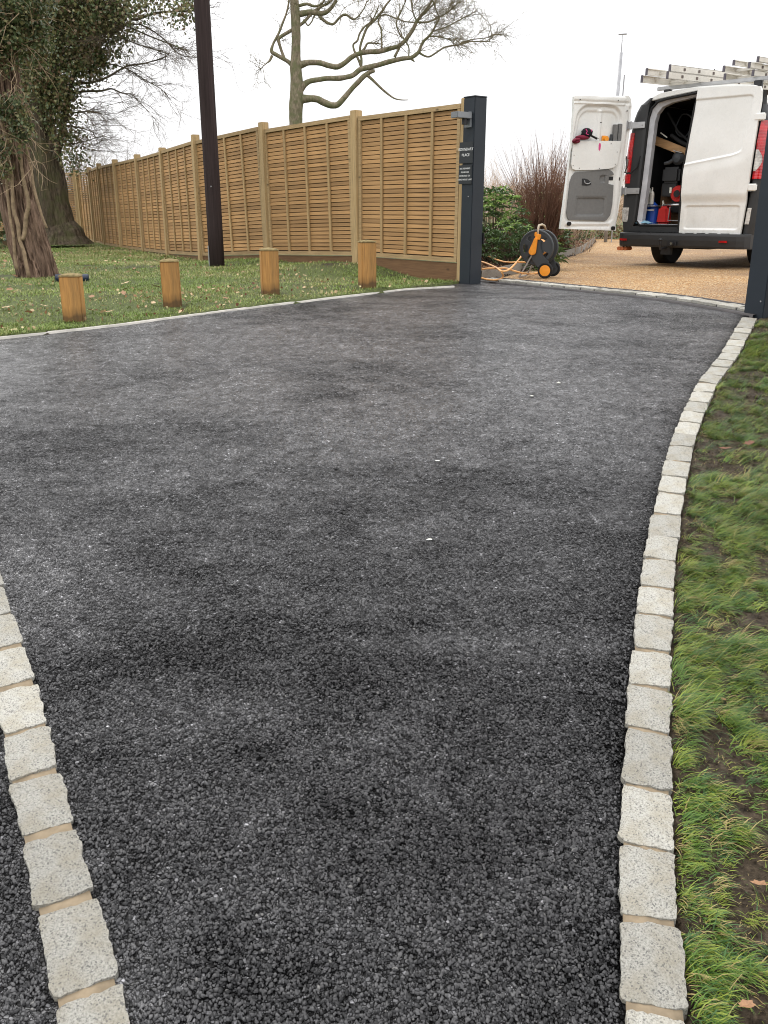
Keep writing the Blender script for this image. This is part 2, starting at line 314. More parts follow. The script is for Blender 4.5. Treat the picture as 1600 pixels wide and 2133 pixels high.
MT = dict(
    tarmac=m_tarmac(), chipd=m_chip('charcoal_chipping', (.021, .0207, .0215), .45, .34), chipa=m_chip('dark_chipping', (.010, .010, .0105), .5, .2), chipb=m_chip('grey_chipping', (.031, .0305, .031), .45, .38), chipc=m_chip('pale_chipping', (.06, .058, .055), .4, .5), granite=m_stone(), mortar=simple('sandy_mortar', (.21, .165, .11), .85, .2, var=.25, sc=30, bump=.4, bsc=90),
    ground=m_ground(), mud=m_mud(), gravel=m_gravel(), mulch=m_mulch(),
    slat=m_wood('larch_slat', (.42, .243, .103), (.74, 1.18), 0), slatb=m_wood('back_slat', (.085, .050, .024), (.8, 1.1), 0),  # back slats coloured darker to paint shade into the fence gaps
    batten=m_wood('fence_batten', (.41, .28, .135), (.85, 1.1), 2), rail=m_wood('fence_rail', (.38, .265, .135), (.85, 1.1), 0),
    post=m_wood('fence_post_wood', (.41, .29, .145), (.85, 1.1), 2), board=m_wood('gravel_board_wood', (.16, .088, .042), (.85, 1.1), 0),
    bollard=m_wood('bollard_wood', (.42, .215, .065), (.85, 1.12), 2, dark=.06),
    cap=simple('weathered_wood_top', (.19, .145, .065), .9, .2, var=.4, sc=40, bump=.5),
    edging=simple('concrete_edging', (.40, .38, .34), .85, .3, var=.2, sc=12), steel_edge=simple('dark_metal_edge', (.035, .030, .030), .6, .4, var=.4, sc=14),
    tpole=m_bark('creosoted_pole', (.022, .015, .014), (.052, .036, .035), 30, (1, 1, .03), .004),
    anth=simple('anthracite_paint', (.020, .026, .033), .5, .3, var=.12, sc=3, bump=.06, bsc=120), black=simple('black_plastic', (.012, .012, .013), .45, .5),
    signp=simple('sign_plate', (.017, .021, .024), .3, .5, var=.1), letter=simple('white_lettering', (.8, .8, .78), .5), lampg=simple('grey_lamp_metal', (.20, .21, .22), .35, .5, metal=.3),
    pine=m_bark('plated_bark', (.035, .022, .014), (.32, .215, .155), 17, (1, 1, .14), .06),
    bark2=m_bark('mossy_bark', (.022, .017, .011), (.13, .10, .068), 14, (1, 1, .3), .03, (.070, .070, .030)),
    oakb=m_bark('oak_bark', (.10, .082, .055), (.30, .25, .175), 12, (1, 1, .35), .02, (.12, .13, .06)),
    twig=simple('grey_twig', (.11, .085, .06), .85, .2, var=.35, sc=3), oaktwig=simple('oak_twig', (.19, .16, .10), .85, .2, var=.35, sc=1.5),
    stem=simple('ivy_stem_bark', (.26, .19, .12), .85, .2, var=.35, sc=18, bump=.5),
    ivy=m_leaf('ivy_leaf', (.078, .105, .042), .5, .42, .12, 1.6), ivy2=m_leaf('olive_leaf', (.19, .18, .08), .4, .55, .2, 1.6), ivy3=m_leaf('brown_leaf', (.15, .10, .055), .4, .6, .1, 1.6),
    grassA=m_leaf('grass_blade_green', (.085, .155, .022), .35, .45, .25, 2), grassB=m_leaf('grass_blade_lime', (.20, .25, .035), .3, .5, .25, 2), grassC=m_leaf('grass_blade_straw', (.28, .22, .09), .3, .6, .15, 2), grassD=m_leaf('grass_blade_deep', (.035, .090, .020), .35, .42, .2, 2),
    lawnA=m_leaf('lawn_green', (.15, .21, .045), .35, .6, .15, 1.2), lawnB=m_leaf('lawn_olive', (.23, .245, .072), .35, .6, .15, 1.2), lawnC=m_leaf('lawn_straw', (.40, .35, .18), .3, .7, .1, 1.2),
    dead=m_leaf('dry_leaf', (.26, .14, .07), .35, .6, .1, 8), dead2=m_leaf('pale_dry_leaf', (.50, .36, .21), .25, .6, .1, 8), dead3=m_leaf('rust_leaf', (.13, .05, .025), .3, .6, .1, 8),
    rhod=m_leaf('evergreen_leaf', (.075, .125, .045), .4, .35, .1, 3), rhod2=m_leaf('fresh_leaf', (.22, .33, .09), .3, .4, .2, 3),
    redtwig=simple('red_brown_twig', (.16, .082, .052), .7, .3, var=.4, sc=3), paletwig=simple('pale_twig', (.47, .35, .25), .85, .2, var=.35, sc=1),
    timber=m_wood('weathered_timber', (.17, .145, .115), (.9, 1.1), 0, knots=False),
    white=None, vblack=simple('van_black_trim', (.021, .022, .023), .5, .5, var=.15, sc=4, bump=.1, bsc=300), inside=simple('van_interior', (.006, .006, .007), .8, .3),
    grey=simple('grey_trim_panel', (.155, .155, .15), .6, .4, var=.08, sc=30, bump=.08, bsc=300), rubber=simple('tyre_rubber', (.012, .012, .012), .8, .3),
    galv=simple('galvanised_metal', (.42, .42, .42), .4, .5, metal=.6, var=.15), alu=simple('weathered_aluminium', (.62, .59, .53), .5, .5, metal=.25, var=.12, sc=6),
    frame=simple('door_frame_paint', (.42, .43, .45), .4), capg=simple('grey_end_cap', (.09, .08, .095), .6), alub=simple('rung_end', (.10, .075, .065), .6), pink=simple('pink_paint', (.65, .05, .22), .6), rust=simple('orange_clay', (.42, .13, .05), .75, .3, var=.3, sc=30),
    yellow=simple('orange_plastic', (.80, .30, .02), .42, .5, var=.08, sc=20), dgrey=simple('charcoal_plastic', (.038, .043, .047), .45, .5, var=.1), hose=simple('orange_hose', (.66, .34, .12), .5, .4, var=.15, sc=6),
    tap=simple('beige_hose_tail', (.45, .38, .28), .5), redp=simple('red_plastic', (.45, .02, .018), .35, .5), bluep=simple('blue_plastic', (.015, .07, .38), .35, .5), whitep=simple('milky_plastic', (.60, .60, .52), .45),
    cloth=simple('pale_blue_cloth', (.22, .40, .50), .85), chrome=simple('dull_chrome', (.5, .5, .5), .25, metal=.9), darkred=simple('maroon_fabric', (.17, .02, .04), .8, .2, var=.3, sc=20), fabric=simple('black_fabric', (.012, .012, .015), .85, .2),
    plank=m_wood('pine_plank', (.45, .27, .13), (1, 1), 0), bluepipe=simple('dark_blue_pipe', (.012, .022, .045), .35, .5), steelgrey=simple('flue_metal', (.30, .30, .31), .4, metal=.2),
)
def m_white():
    n = N('van_white_paint'); f = n.noise(2.5, 4); g = n.noise(14, 6, rough=.75)
    z = n.n('SeparateXYZ', i_0=n.coord()).outputs[2]
    c = n.ramp(f, [(.3, (.68, .68, .645)), (.7, (.78, .78, .75))])
    c = n.mix(n.math('MULTIPLY', n.ramp(g, [(.5, 0), (.75, .4)]), n.ramp(z, [(.45, 1), (1.0, .25)])), c, (.38, .35, .28))
    n.col(c).rough(n.ramp(g, [(.3, .2), (.7, .38)])).spec(.5); n.b.inputs['Coat Weight'].default_value = .35; n.b.inputs['Coat Roughness'].default_value = .08
    return n.m
MT['white'] = m_white()
def m_lamp(name, c, ribs=60):
    n = N(name); w = n.n('TexWave', i_Scale=ribs * .16, i_Vector=n.coord(), bands_direction='Z')
    n.col(n.ramp(n.noise(16, 2), [(.35, tuple(x * .45 for x in c)), (.6, c)])).rough(.12).spec(.6); n.b.inputs['Coat Weight'].default_value = 1
    n.bump(w.outputs[0], .25, .004); return n.m
MT['redlamp'] = m_lamp('red_lamp_lens', (.55, .010, .014)); MT['clearlamp'] = m_lamp('clear_lamp_lens', (.62, .60, .56)); 

# ------------------------------------------------------------------ outlines of the drive
XR = [(-6, -.5), (-1, .12), (.4, .30), (.8, .35), (1.109, .393), (1.229, .421), (1.332, .442), (1.449, .473), (1.581, .508), (1.733, .551), (1.91, .601), (2.117, .663), (2.31, .726), (2.597, .816), (2.911, .924), (3.158, 1.014), (3.497, 1.14), (3.971, 1.324), (4.407, 1.515), (4.938, 1.76), (5.539, 2.09), (6.643, 2.633)]
THR = [(2.80, 6.93), (2.40, 7.60), (1.935, 8.31), (1.42, 9.12), (1.04, 9.68)]
LE = [G(*p) for p in [(0, 705), (120, 692), (250, 678), (400, 658), (500, 645), (640, 628), (750, 615), (850, 603), (955, 590)]]
LEy = [-6] + [-1] + [2.5] + [p.y for p in LE] + [9.9]; LEx = [-26] + [-15] + [-8.6] + [p.x for p in LE] + [1.0]
xr_y = [a for a, b in XR] + [6.93, 7.60, 8.31, 9.12, 9.68, 9.9]; xr_x = [b for a, b in XR] + [2.80, 2.40, 1.935, 1.42, 1.04, .95]
def xl(y): return float(np.interp(y, LEy, LEx))
def xr(y): return float(np.interp(y, xr_y, xr_x))
EDG = [G(*p) for p in [(1003, 583), (1045, 575), (1097, 561), (1135, 549), (1170, 538), (1211, 525), (1232, 512), (1240, 500)]]
EDy = [p.y for p in EDG]; EDx = [p.x for p in EDG]
print('EDG', [(round(p.x, 2), round(p.y, 2)) for p in EDG])
def gl(y):
    a = np.interp(y, [5, 6.93, 7.60, 8.31, 9.12, 9.68], [3.0, 2.86, 2.46, 1.995, 1.48, 1.09])
    b = np.interp(y, EDy + [26], EDx + [EDx[-1]]) if y > 9.5 else -9
    return float(max(a if y < 9.68 else -9, b))

# control heights of the lawn (offset from the drive surface)
LC = [(.8, 9.7, .655), (-.31, 10.95, .78), (-1.53, 12.3, .755), (-2.7, 13.7, .67), (-3.56, 15.3, .63), (-4.37, 16.9, .57), (-5.2, 18.5, .58), (-6.05, 20.1, .62), (-6.76, 21.8, .64), (-7.55, 23.4, .70),
      (-.16, 8.4, .72), (-.98, 7.8, .695), (-1.7, 7.2, .655), (-2.25, 6.6, .61), (-4.05, 10.3, .665), (-2.12, 11.7, .70), (-8, 8, .62), (-9, 14, .66), (-7, 19, .62), (-14, 20, .7), (-10, 30, .7), (0, 30, .7), (6, 40, .7), (-20, 5, .45), (0, 13, .78), (2, 22, .7)]
LCx = np.array([c[0] for c in LC]); LCy = np.array([c[1] for c in LC]); LCo = np.array([c[2] for c in LC]) - Tn(LCy)
LCx = np.append(LCx, [p.x - .05 for p in LE]); LCy = np.append(LCy, [p.y + .08 for p in LE]); LCo = np.append(LCo, [.012] * len(LE))
def lawn_off(X, Y):
    d = (X[..., None] - LCx) ** 2 + (Y[..., None] - LCy) ** 2 + .02
    w = d ** -1.5; return (w * LCo).sum(-1) / w.sum(-1)
def axis(segs):
    a = []
    for s, e, st in segs: a += list(np.arange(s, e - 1e-6, st))
    a.append(segs[-1][1]); return np.array(a)
gx = axis([(-400, -60, 68), (-60, -14, 4.6), (-14, -5, .6), (-5, .3, .07), (.3, 2.9, .028), (2.9, 6, .1), (6, 16, .5), (16, 60, 4), (60, 400, 68)])
gy = axis([(-300, -20, 70), (-20, -2, 2), (-2, .9, .2), (.9, 7, .035), (7, 14, .08), (14, 26, .14), (26, 60, 2), (60, 500, 55)])
GX, GY = np.meshgrid(gx, gy)
fs2 = np.random.RandomState(3)
def vnoise(X, Y, f, seed=0, o=3):
    out = np.zeros(X.shape); amp = 1; tot = 0
    for k in range(o):
        rs = np.random.RandomState(seed + k); tab = rs.rand(256, 256)
        x = X * f + 1000; y = Y * f + 1000; xi = np.floor(x).astype(int); yi = np.floor(y).astype(int); fx = x - xi; fy = y - yi
        fx = fx * fx * (3 - 2 * fx); fy = fy * fy * (3 - 2 * fy)
        a = tab[xi % 256, yi % 256]; b = tab[(xi + 1) % 256, yi % 256]; c = tab[xi % 256, (yi + 1) % 256]; d = tab[(xi + 1) % 256, (yi + 1) % 256]
        out += amp * ((a * (1 - fx) + b * fx) * (1 - fy) + (c * (1 - fx) + d * fx) * fy - .5); tot += amp; amp *= .5; f *= 2.1
    return out / tot * 2
def ground_z(X, Y):
    X = np.asarray(X, float); Y = np.asarray(Y, float)
    base = Tn(np.clip(Y, -3, 100))
    xlv = np.interp(Y, LEy, LEx); xrv = np.interp(Y, xr_y, xr_x)
    left = X < xlv + .0
    off = lawn_off(X, Y)
    near = np.clip(1 - (np.hypot(X, Y) - 40) / 40, 0, 1)
    z_left = base + off * near + .012 * vnoise(X, Y, 1.5, 5) + .006 * vnoise(X, Y, 9, 9)
    z_left = np.maximum(z_left, np.where((X < xlv) & (Y > 5), base + .005, -9))
    z_right = base + .000 + .014 * vnoise(X, Y, 7, 11) + .010 * vnoise(X, Y, 24, 13) - .006
    bedz = base + .030 + .02 * vnoise(X, Y, 2, 21) + .015 * vnoise(X, Y, 12, 22) + .10 * np.clip((Y - 11) / 6, 0, 1) * np.clip((np.interp(Y, EDy, EDx) - X - .5) / 1.2, 0, 1)
    inside = (X > xlv) & (X < xrv + .095) & (Y < 9.9)
    z = np.where(left, z_left, z_right)
    z = np.where((X > xlv) & (Y > 9.6), bedz, z)
    glv = np.array([gl(float(t)) for t in np.atleast_1d(np.unique(Y))]); gln = np.interp(Y, np.unique(Y), glv)
    grav = (X > gln) & (Y > 6.9) & (Y < 26) & (X < 14.5)
    z = np.where(inside, base - .05, z); z = np.where(grav, base - .05, z)
    return z
GZ = ground_z(GX, GY)
nx, ny = len(gx), len(gy)
idx = np.arange(nx * ny).reshape(ny, nx)
F = np.stack([idx[:-1, :-1], idx[:-1, 1:], idx[1:, 1:], idx[1:, :-1]], -1).reshape(-1, 4)
cx = (GX[:-1, :-1] + GX[1:, 1:]).ravel() / 2; cy = (GY[:-1, :-1] + GY[1:, 1:]).ravel() / 2
xlc = np.interp(cy, LEy, LEx); mi = np.where((cx > xlc) & (cy > 9.3) & (cy < 26) & (cx < 9), 2, np.where((cx > xlc) & (cx < 6) & (cy < 7.2), 1, 0))
ground = np_mesh('ground', np.stack([GX, GY, GZ], -1).reshape(-1, 3), F, [MT['ground'], MT['mud'], MT['mulch']], mi=mi, sm=True)
tag(ground, kind='structure')
def gz(x, y): return float(ground_z(np.array([x]), np.array([y]))[0])

# the tarmac drive
def strip(name, ys, fl, fr, ncol, zf, mat, kind='structure'):
    V = []; n = ncol + 1
    for y in ys:
        a, b = fl(y), fr(y)
        for i in range(n):
            x = a + (b - a) * i / ncol; V.append((x, y, zf(x, y)))
    Fq = [(j * n + i, j * n + i + 1, (j + 1) * n + i + 1, (j + 1) * n + i) for j in range(len(ys) - 1) for i in range(ncol)]
    o = np_mesh(name, V, Fq, mat, sm=True); return tag(o, kind=kind)
def driveway():
    ys = list(np.arange(-5, 9.9, .1)); V = []; rim = []; cuts = [0, .015, .04, .08, .14, .24]
    for y in ys:
        a, b = xl(y), xr(y) + (.02 if y < 6.8 else 0); b2 = xr(y)
        xs = [a, a + .03, a + .1] + list(np.linspace(a + .3, b - .30, 40)) + [b - c for c in cuts[::-1]]
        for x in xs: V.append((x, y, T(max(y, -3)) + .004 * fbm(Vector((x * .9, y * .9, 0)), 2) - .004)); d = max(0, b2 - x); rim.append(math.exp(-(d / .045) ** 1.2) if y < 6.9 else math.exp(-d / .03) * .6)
    n = 3 + 40 + len(cuts); Fq = [(j * n + i, j * n + i + 1, (j + 1) * n + i + 1, (j + 1) * n + i) for j in range(len(ys) - 1) for i in range(n - 1)]
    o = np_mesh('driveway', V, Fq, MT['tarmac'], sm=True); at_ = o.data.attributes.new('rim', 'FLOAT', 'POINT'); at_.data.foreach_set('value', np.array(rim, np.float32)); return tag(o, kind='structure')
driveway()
strip('gravel_drive', list(np.arange(6.9, 26.1, .15)), gl, lambda y: 14.5, 90, lambda x, y: T(y) + .004 + .01 * fbm(Vector((x * 1.5, y * 1.5, 0)), 3) - .02 * (1 - smooth(0, .12, x - gl(y))), MT['gravel'])

LS = [(.1, -.1), (-.07, .3), (-.22, .7), (-.418, 1.109), (-.463, 1.2), (-.518, 1.31), (-.576, 1.412), (-.663, 1.581), (-.753, 1.75), (-.841, 1.929), (-.969, 2.163), (-1.034, 2.285), (-1.161, 2.505), (-1.259, 2.695), (-1.6, 3.3), (-2.1, 4.1), (-2.7, 5.0)]
# loose and proud chippings on the near tarmac
def proud_chips(n, seed):
    r = np.random.RandomState(seed); y = .9 + 3.6 * r.rand(n) ** 1.15; x = r.uniform(-1, 1, n) * (.45 * y + .12); k = r.rand(n) < np.clip(1.25 - (y - 2.0) / 2.3, 0, 1); x, y = x[k], y[k]; n = len(x)
    xa = np.interp(y, xr_y, xr_x); xs_ = np.interp(y, [p[1] for p in LS], [p[0] for p in LS]); k = (x < xa - .01) & ~((x < xs_ + .01) & (x > xs_ - .13)); x, y = x[k], y[k]; n = len(x)
    s_ = .0014 + .0025 * r.rand(n) ** 1.7; m = 5; a = (np.arange(m) / m * 6.283)[None] + r.uniform(0, 6.28, (n, 1)) + r.uniform(-.35, .35, (n, m)); rad = s_[:, None] * r.uniform(.75, 1.25, (n, m)); el = r.uniform(1, 1.7, (n, 1)); th = r.uniform(0, 6.28, (n, 1))
    px, py = rad * np.cos(a) * el, rad * np.sin(a); X = x[:, None] + px * np.cos(th) - py * np.sin(th); Y = y[:, None] + px * np.sin(th) + py * np.cos(th)
    h = s_ * r.uniform(.25, .55, n); tx, ty = r.normal(0, .22, (2, n)); zb = Tn(y)
    ztop = zb[:, None] + h[:, None] + (X - x[:, None]) * tx[:, None] + (Y - y[:, None]) * (ty[:, None] + .09); top = np.stack([x[:, None] + (X - x[:, None]) * .72, y[:, None] + (Y - y[:, None]) * .72, ztop], -1); bot = np.stack([X, Y, Tn(Y) - .001], -1)
    V = np.concatenate([top, bot], 1); b = np.arange(n)[:, None, None] * 2 * m; F_ = [(0, i, i + 1) for i in range(1, m - 1)]
    for i in range(m): F_ += [(i, m + i, m + (i + 1) % m), (i, m + (i + 1) % m, (i + 1) % m)]
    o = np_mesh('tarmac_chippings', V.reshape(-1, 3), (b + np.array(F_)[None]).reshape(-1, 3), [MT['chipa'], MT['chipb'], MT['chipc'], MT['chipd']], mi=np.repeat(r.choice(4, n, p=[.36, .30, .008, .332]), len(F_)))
    return tag(o, 'tiny angular stone chippings standing proud of the near tarmac', 'chippings', kind='stuff')
proud_chips(118000, 4)

# ------------------------------------------------------------------ granite sett edgings
def sett(L, Wd, seed, fine):
    r = random.Random(seed); a = 20 if fine else 7; b = 11 if fine else 5
    V = []; F2 = []
    skew = r.uniform(-.006, .006); taper = r.uniform(-.004, .004)
    def P(i, j):
        u = i / a; w = j / b
        x = (u - .5) * L; y = (w - .5) * (Wd + taper * (u - .5) * 2)
        x += skew * (w - .5) * 2
        edge = (i in (0, a)) or (j in (0, b))
        q = Vector((x * 14 + seed * 3.1, y * 14, seed))
        if edge:
            cr = .003 if (i in (0, a)) and (j in (0, b)) else 0
            x += .005 * mnoise.noise(q * 1.6) + .004 * mnoise.noise(q * 6) - math.copysign(cr, u - .5)
            y += .005 * mnoise.noise(q * 1.6 + Vector((9, 9, 0))) + .004 * mnoise.noise(q * 6 + Vector((3, 3, 3))) - math.copysign(cr, w - .5)
        z = .005 * mnoise.noise(q) + .003 * mnoise.noise(q * 3.5) + .0022 * mnoise.noise(q * 9) + r.uniform(-.0006, .0006)
        if edge: z -= .0016
        return (x, y, z)
    for i in range(a + 1):
        for j in range(b + 1): V.append(P(i, j))
    n = b + 1
    F2 = [(i * n + j, (i + 1) * n + j, (i + 1) * n + j + 1, i * n + j + 1) for i in range(a) for j in range(b)]
    loop = [i * n for i in range(a)] + [a * n + j for j in range(b)] + [i * n + b for i in range(a, 0, -1)] + [j for j in range(b, 0, -1)]
    base = len(V)
    for k in loop: x, y, z = V[k]; V.append((x * 1.0, y * 1.0, -.05))
    m = len(loop); F2 += [(loop[k], base + k, base + (k + 1) % m, loop[(k + 1) % m]) for k in range(m)]
    me = bpy.data.meshes.new('sett'); me.from_pydata(V, [], F2); me.materials.append(MT['granite'])
    bm = bmesh.new(); bm.from_mesh(me); bmesh.ops.recalc_face_normals(bm, faces=bm.faces)
    bm.to_mesh(me); bm.free(); me.polygons.foreach_set('use_smooth', [True] * len(me.polygons)); me.set_sharp_from_angle(angle=R(42))
    return me
def sett_row(name, line, width, lens, rise, gap=.012, first=0, fine_to=3.2, mort=MT['mortar']):
    pts = [Vector((x, y, 0)) for x, y in line]; cum = [0]
    for i in range(1, len(pts)): cum.append(cum[-1] + (pts[i] - pts[i - 1]).length)
    def P(s):
        x = np.interp(s, cum, [p.x for p in pts]); y = np.interp(s, cum, [p.y for p in pts]); return Vector((x, y, 0))
    V = []; S = np.arange(0, cum[-1], .05)
    for s in S:
        p = P(s); d = (P(s + .03) - P(max(0, s - .03))).normalized(); nrm = Vector((d.y, -d.x, 0))
        for w, dz in ((-.47, -.06), (-.44, 0), (0, .0015), (.44, 0), (.47, -.06)):
            q = p + nrm * (w * width); V.append((q.x, q.y, T(q.y) + rise - .007 + dz + .0015 * mnoise.noise(Vector((q.x * 20, q.y * 20, 1)))))
    k = 5; F2 = [(i * k + j, i * k + j + 1, (i + 1) * k + j + 1, (i + 1) * k + j) for i in range(len(S) - 1) for j in range(k - 1)]
    root = np_mesh(name, V, F2, mort, sm=True); tag(root, kind='structure')
    s = first; n = 0
    while s < cum[-1] - .1:
        L = lens(n); p = P(s + L / 2); d = (P(s + L) - P(s)).normalized()
        me = sett(L, width * rng.uniform(.97, 1.04), n + len(name) * 100, p.y < fine_to)
        o = bpy.data.objects.new('sett', me); C.objects.link(o); o.parent = root
        sl = (T(p.y + .05) - T(p.y - .05)) / .1
        ang = math.atan2(d.y, d.x) + rng.uniform(-.02, .02)
        o.rotation_euler = (Matrix.Rotation(ang, 3, 'Z').to_euler()); 
        tilt = Vector((0, -sl, 1)).normalized()
        q = Vector((0, 0, 1)).rotation_difference(tilt).to_matrix() @ Matrix.Rotation(ang, 3, 'Z') @ Matrix.Rotation(rng.uniform(-.02, .02), 3, 'X') @ Matrix.Rotation(rng.uniform(-.012, .012), 3, 'Y')
        o.rotation_euler = q.to_euler(); o.location = (p.x, p.y, T(p.y) + rise + rng.uniform(-.0015, .0015))
        s += L + gap * rng.uniform(.6, 1.5); n += 1
    return root
rl = [(xr(y) + .05, y) for y in np.arange(.55, 6.75, .06)]
sett_row('sett_edging', rl, .103, lambda n: rng.uniform(.165, .20), .012, first=.02)
ll = []
for i, (x, y) in enumerate(LS):
    a = LS[max(0, i - 1)]; b = LS[min(len(LS) - 1, i + 1)]; d = Vector((b[0] - a[0], b[1] - a[1], 0)).normalized()
    ll.append((x - d.y * .052, y + d.x * .052))
sett_row('sett_border', ll[1:], .105, lambda n: rng.uniform(.165, .195), .010, gap=.018)
tl = [(p[0] + .06, p[1] + .04) for p in [(2.84, 6.85)] + THR[1:] + [(.99, 9.74)]]
sett_row('sett_threshold', tl, .15, lambda n: rng.uniform(.15, .26), .030, mort=MT['steel_edge'], gap=.006)
# dark metal strip between threshold setts and gravel, thin concrete edging of the lawn
def ribbon(name, line, w0, w1, zo, mat, step=.06, rag=0.0):
    pts = [Vector((x, y, 0)) for x, y in line]; cum = [0]
    for i in range(1, len(pts)): cum.append(cum[-1] + (pts[i] - pts[i - 1]).length)
    V = []; S = np.arange(0, cum[-1], step)
    P = lambda s: Vector((np.interp(s, cum, [p.x for p in pts]), np.interp(s, cum, [p.y for p in pts]), 0))
    for s in S:
        p = P(s); d = (P(s + .03) - P(max(0, s - .03))).normalized(); nr = Vector((d.y, -d.x, 0)); j = rag * mnoise.noise(Vector((s * 9, 0, 3)))
        for w, dz in ((w0 - .004, -.06), (w0, 0), (w1 + j, 0), (w1 + j + .004, -.06)):
            q = p + nr * w; V.append((q.x, q.y, T(q.y) + zo + dz))
    k = 4; F2 = [(i * k + j, i * k + j + 1, (i + 1) * k + j + 1, (i + 1) * k + j) for i in range(len(S) - 1) for j in range(k - 1)]
    return tag(np_mesh(name, V, F2, mat), kind='structure')
ribbon('metal_edging', tl, .085, .11, .034, MT['steel_edge'])
ribbon('tarmac_joint', tl, -.135, -.075, .010, MT['steel_edge'], rag=.0)
ribbon('concrete_edging', [(p.x, p.y) for p in [Vector((LE[0].x - 3.4, LE[0].y - 2.0, 0))] + LE[:-1]] + [(.72, 8.95)], -.022, .006, .010, MT['edging'], rag=.01)

# pale stones and bits lying on the tarmac
for k, (px, py, s, lb) in enumerate([(912, 960, .012, 'pale chip of stone lying on the tarmac, second farthest of the white chips'), (895, 1124, .012, 'small cream chip of stone on the tarmac, nearest of the white chips'), (1108, 825, .012, 'flat white chip on the tarmac in front of the gateway'), (1164, 798, .014, 'faint grey flake on the tarmac, farthest of the chips')]):
    p = G(px, py); mb = MB(); mb.lathe([(.001, -.3), (.7, -.2), (1, 0), (.6, .25), (.001, .3)], 7, Matrix.Rotation(R(90), 3, 'X'))
    mb.v = [(x * s * (1 + .3 * math.sin(3 * i)), y * s * .6, z * s * .5) for i, (x, y, z) in enumerate(mb.v)]
    o = mb.build('stone_chip', MT['whitep']); o.location = (p.x, p.y, p.z + s * .12); tag(o, lb, 'stone')

# ------------------------------------------------------------------ fence
FP = [(.80, 9.52), (-.31, 10.95), (-1.53, 12.3), (-2.70, 13.7), (-3.56, 15.3), (-4.37, 16.9), (-5.22, 18.5), (-6.03, 20.1), (-6.76, 21.8), (-7.55, 23.4)]
PB = [.86, .865, .82, .74, .70, .68, .67, .67, .67, .68]
PT = [2.36, 2.375, 2.37, 2.33, 2.26, 2.25, 2.25, 2.255, 2.255, 2.24]
MB_slat = MB(); MB_slat.box((.5, 0, 0), (1, .009, .044)); slat0 = None
def fence_panel(parent, A, B, za, zb, ta, tb, origin, nslat, gapk=1.0, see=False, ncell=4, side=1, singles=True):
    A = Vector((*A, 0)); B = Vector((*B, 0)); d = (B - A).normalized(); A2 = A + d * .052; B2 = B - d * .052; L = (B2 - A2).length
    slope = math.atan2(zb - za, L); H = (ta - za + tb - zb) / 2
    pan = MB()
    # frame in local coords: x along, y out (towards viewer = -y), z up
    pan.box((L / 2, -.004 * side, .022), (L, .040, .044)); pan.box((L / 2, -.004 * side, H - .022), (L, .044, .044))
    pan.box((.0225, -.006 * side, H / 2), (.045, .034, H - .09)); pan.box((L - .0225, -.006 * side, H / 2), (.045, .034, H - .09))
    p = pan.build('fence_panel', MT['rail'], parent); p.location = A2 + Vector((0, 0, za)) - origin
    p.rotation_euler = (Matrix.Rotation(math.atan2(d.y, d.x), 3, 'Z') @ Matrix.Rotation(-slope, 3, 'Y')).to_euler()
    global bat0
    for k in range(1, ncell):
        b = MB(); b.box((0, 0, 0), (.036, .019, H - .09)); o = b.build('batten', MT['batten'], p); o.location = (L * k / ncell, -.0145 * side, H / 2)
    pitch = (H - .10) / nslat; global slat0
    stuffmb = MB()
    for i in range(nslat):
        z = .052 + pitch * (i + .5)
        if singles:
            if slat0 is None: slat0 = MB_slat.build('slat', MT['slat'], p); o = slat0
            else: o = inst(slat0, p)
            o.scale = (L - .092, 1, pitch * (.83 if not see or i < nslat * .6 else .6) / .044); o.location = (.046, .002 * side, z); o.rotation_euler = (R(-4) * side + R(rng.uniform(-1, 1)), 0, R(rng.uniform(-.05, .05)))
        else: stuffmb.box((L / 2, .002, z), (L - .092, .009, pitch * (.76 if i < nslat * .55 else .56)))
    if not singles: tag(stuffmb.build('slats', MT['slat'], p), kind='stuff')
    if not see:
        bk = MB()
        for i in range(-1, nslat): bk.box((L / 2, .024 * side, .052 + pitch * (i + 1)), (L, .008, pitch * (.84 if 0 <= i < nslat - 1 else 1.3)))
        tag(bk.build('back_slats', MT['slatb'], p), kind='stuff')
    return p
org = Vector((FP[0][0], FP[0][1], .65))
fence = empty('garden_fence', org, 0, 'long slatted wooden garden fence running from the dark gatepost back to the trees', 'fence')
for i in range(len(FP) - 1):
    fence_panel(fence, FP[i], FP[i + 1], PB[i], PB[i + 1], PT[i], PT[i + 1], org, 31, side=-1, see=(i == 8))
    a = Vector((*FP[i], 0)); b = Vector((*FP[i + 1], 0)); d = (b - a).normalized(); gb = MB(); L = (b - a).length - .1
    gb.box((L / 2, 0, -.075), (L, .024, .145)); gb.box((L / 2, .004, -.22), (L, .024, .15))
    o = gb.build('gravel_board', MT['board'], fence); q = a + d * .05; o.location = q + Vector((0, 0, PB[i] - .006)) - org
    o.rotation_euler = (Matrix.Rotation(math.atan2(d.y, d.x), 3, 'Z') @ Matrix.Rotation(-math.atan2(PB[i + 1] - PB[i], L), 3, 'Y')).to_euler()
def fpost(parent, x, y, zt, ang, origin, w=.095, cap=False):
    b = MB(); zb = .35; b.box((0, 0, (zt + zb) / 2 - zb), (w, w, zt - zb)); o = b.build('fence_post', MT['post'], parent, bevel=.005)
    o.location = Vector((x, y, zb)) - origin; o.rotation_euler = (R(rng.uniform(-.4, .4)), R(rng.uniform(-.4, .4)), ang); return o
for i, (x, y) in enumerate(FP):
    j = min(i, len(FP) - 2); ang = math.atan2(FP[j + 1][1] - FP[j][1], FP[j + 1][0] - FP[j][0])
    fpost(fence, x, y, PT[i] + (.065 if i else .05), ang, org, .10 if i else .07)
f2o = Vector((-8.9, 24.2, .6))
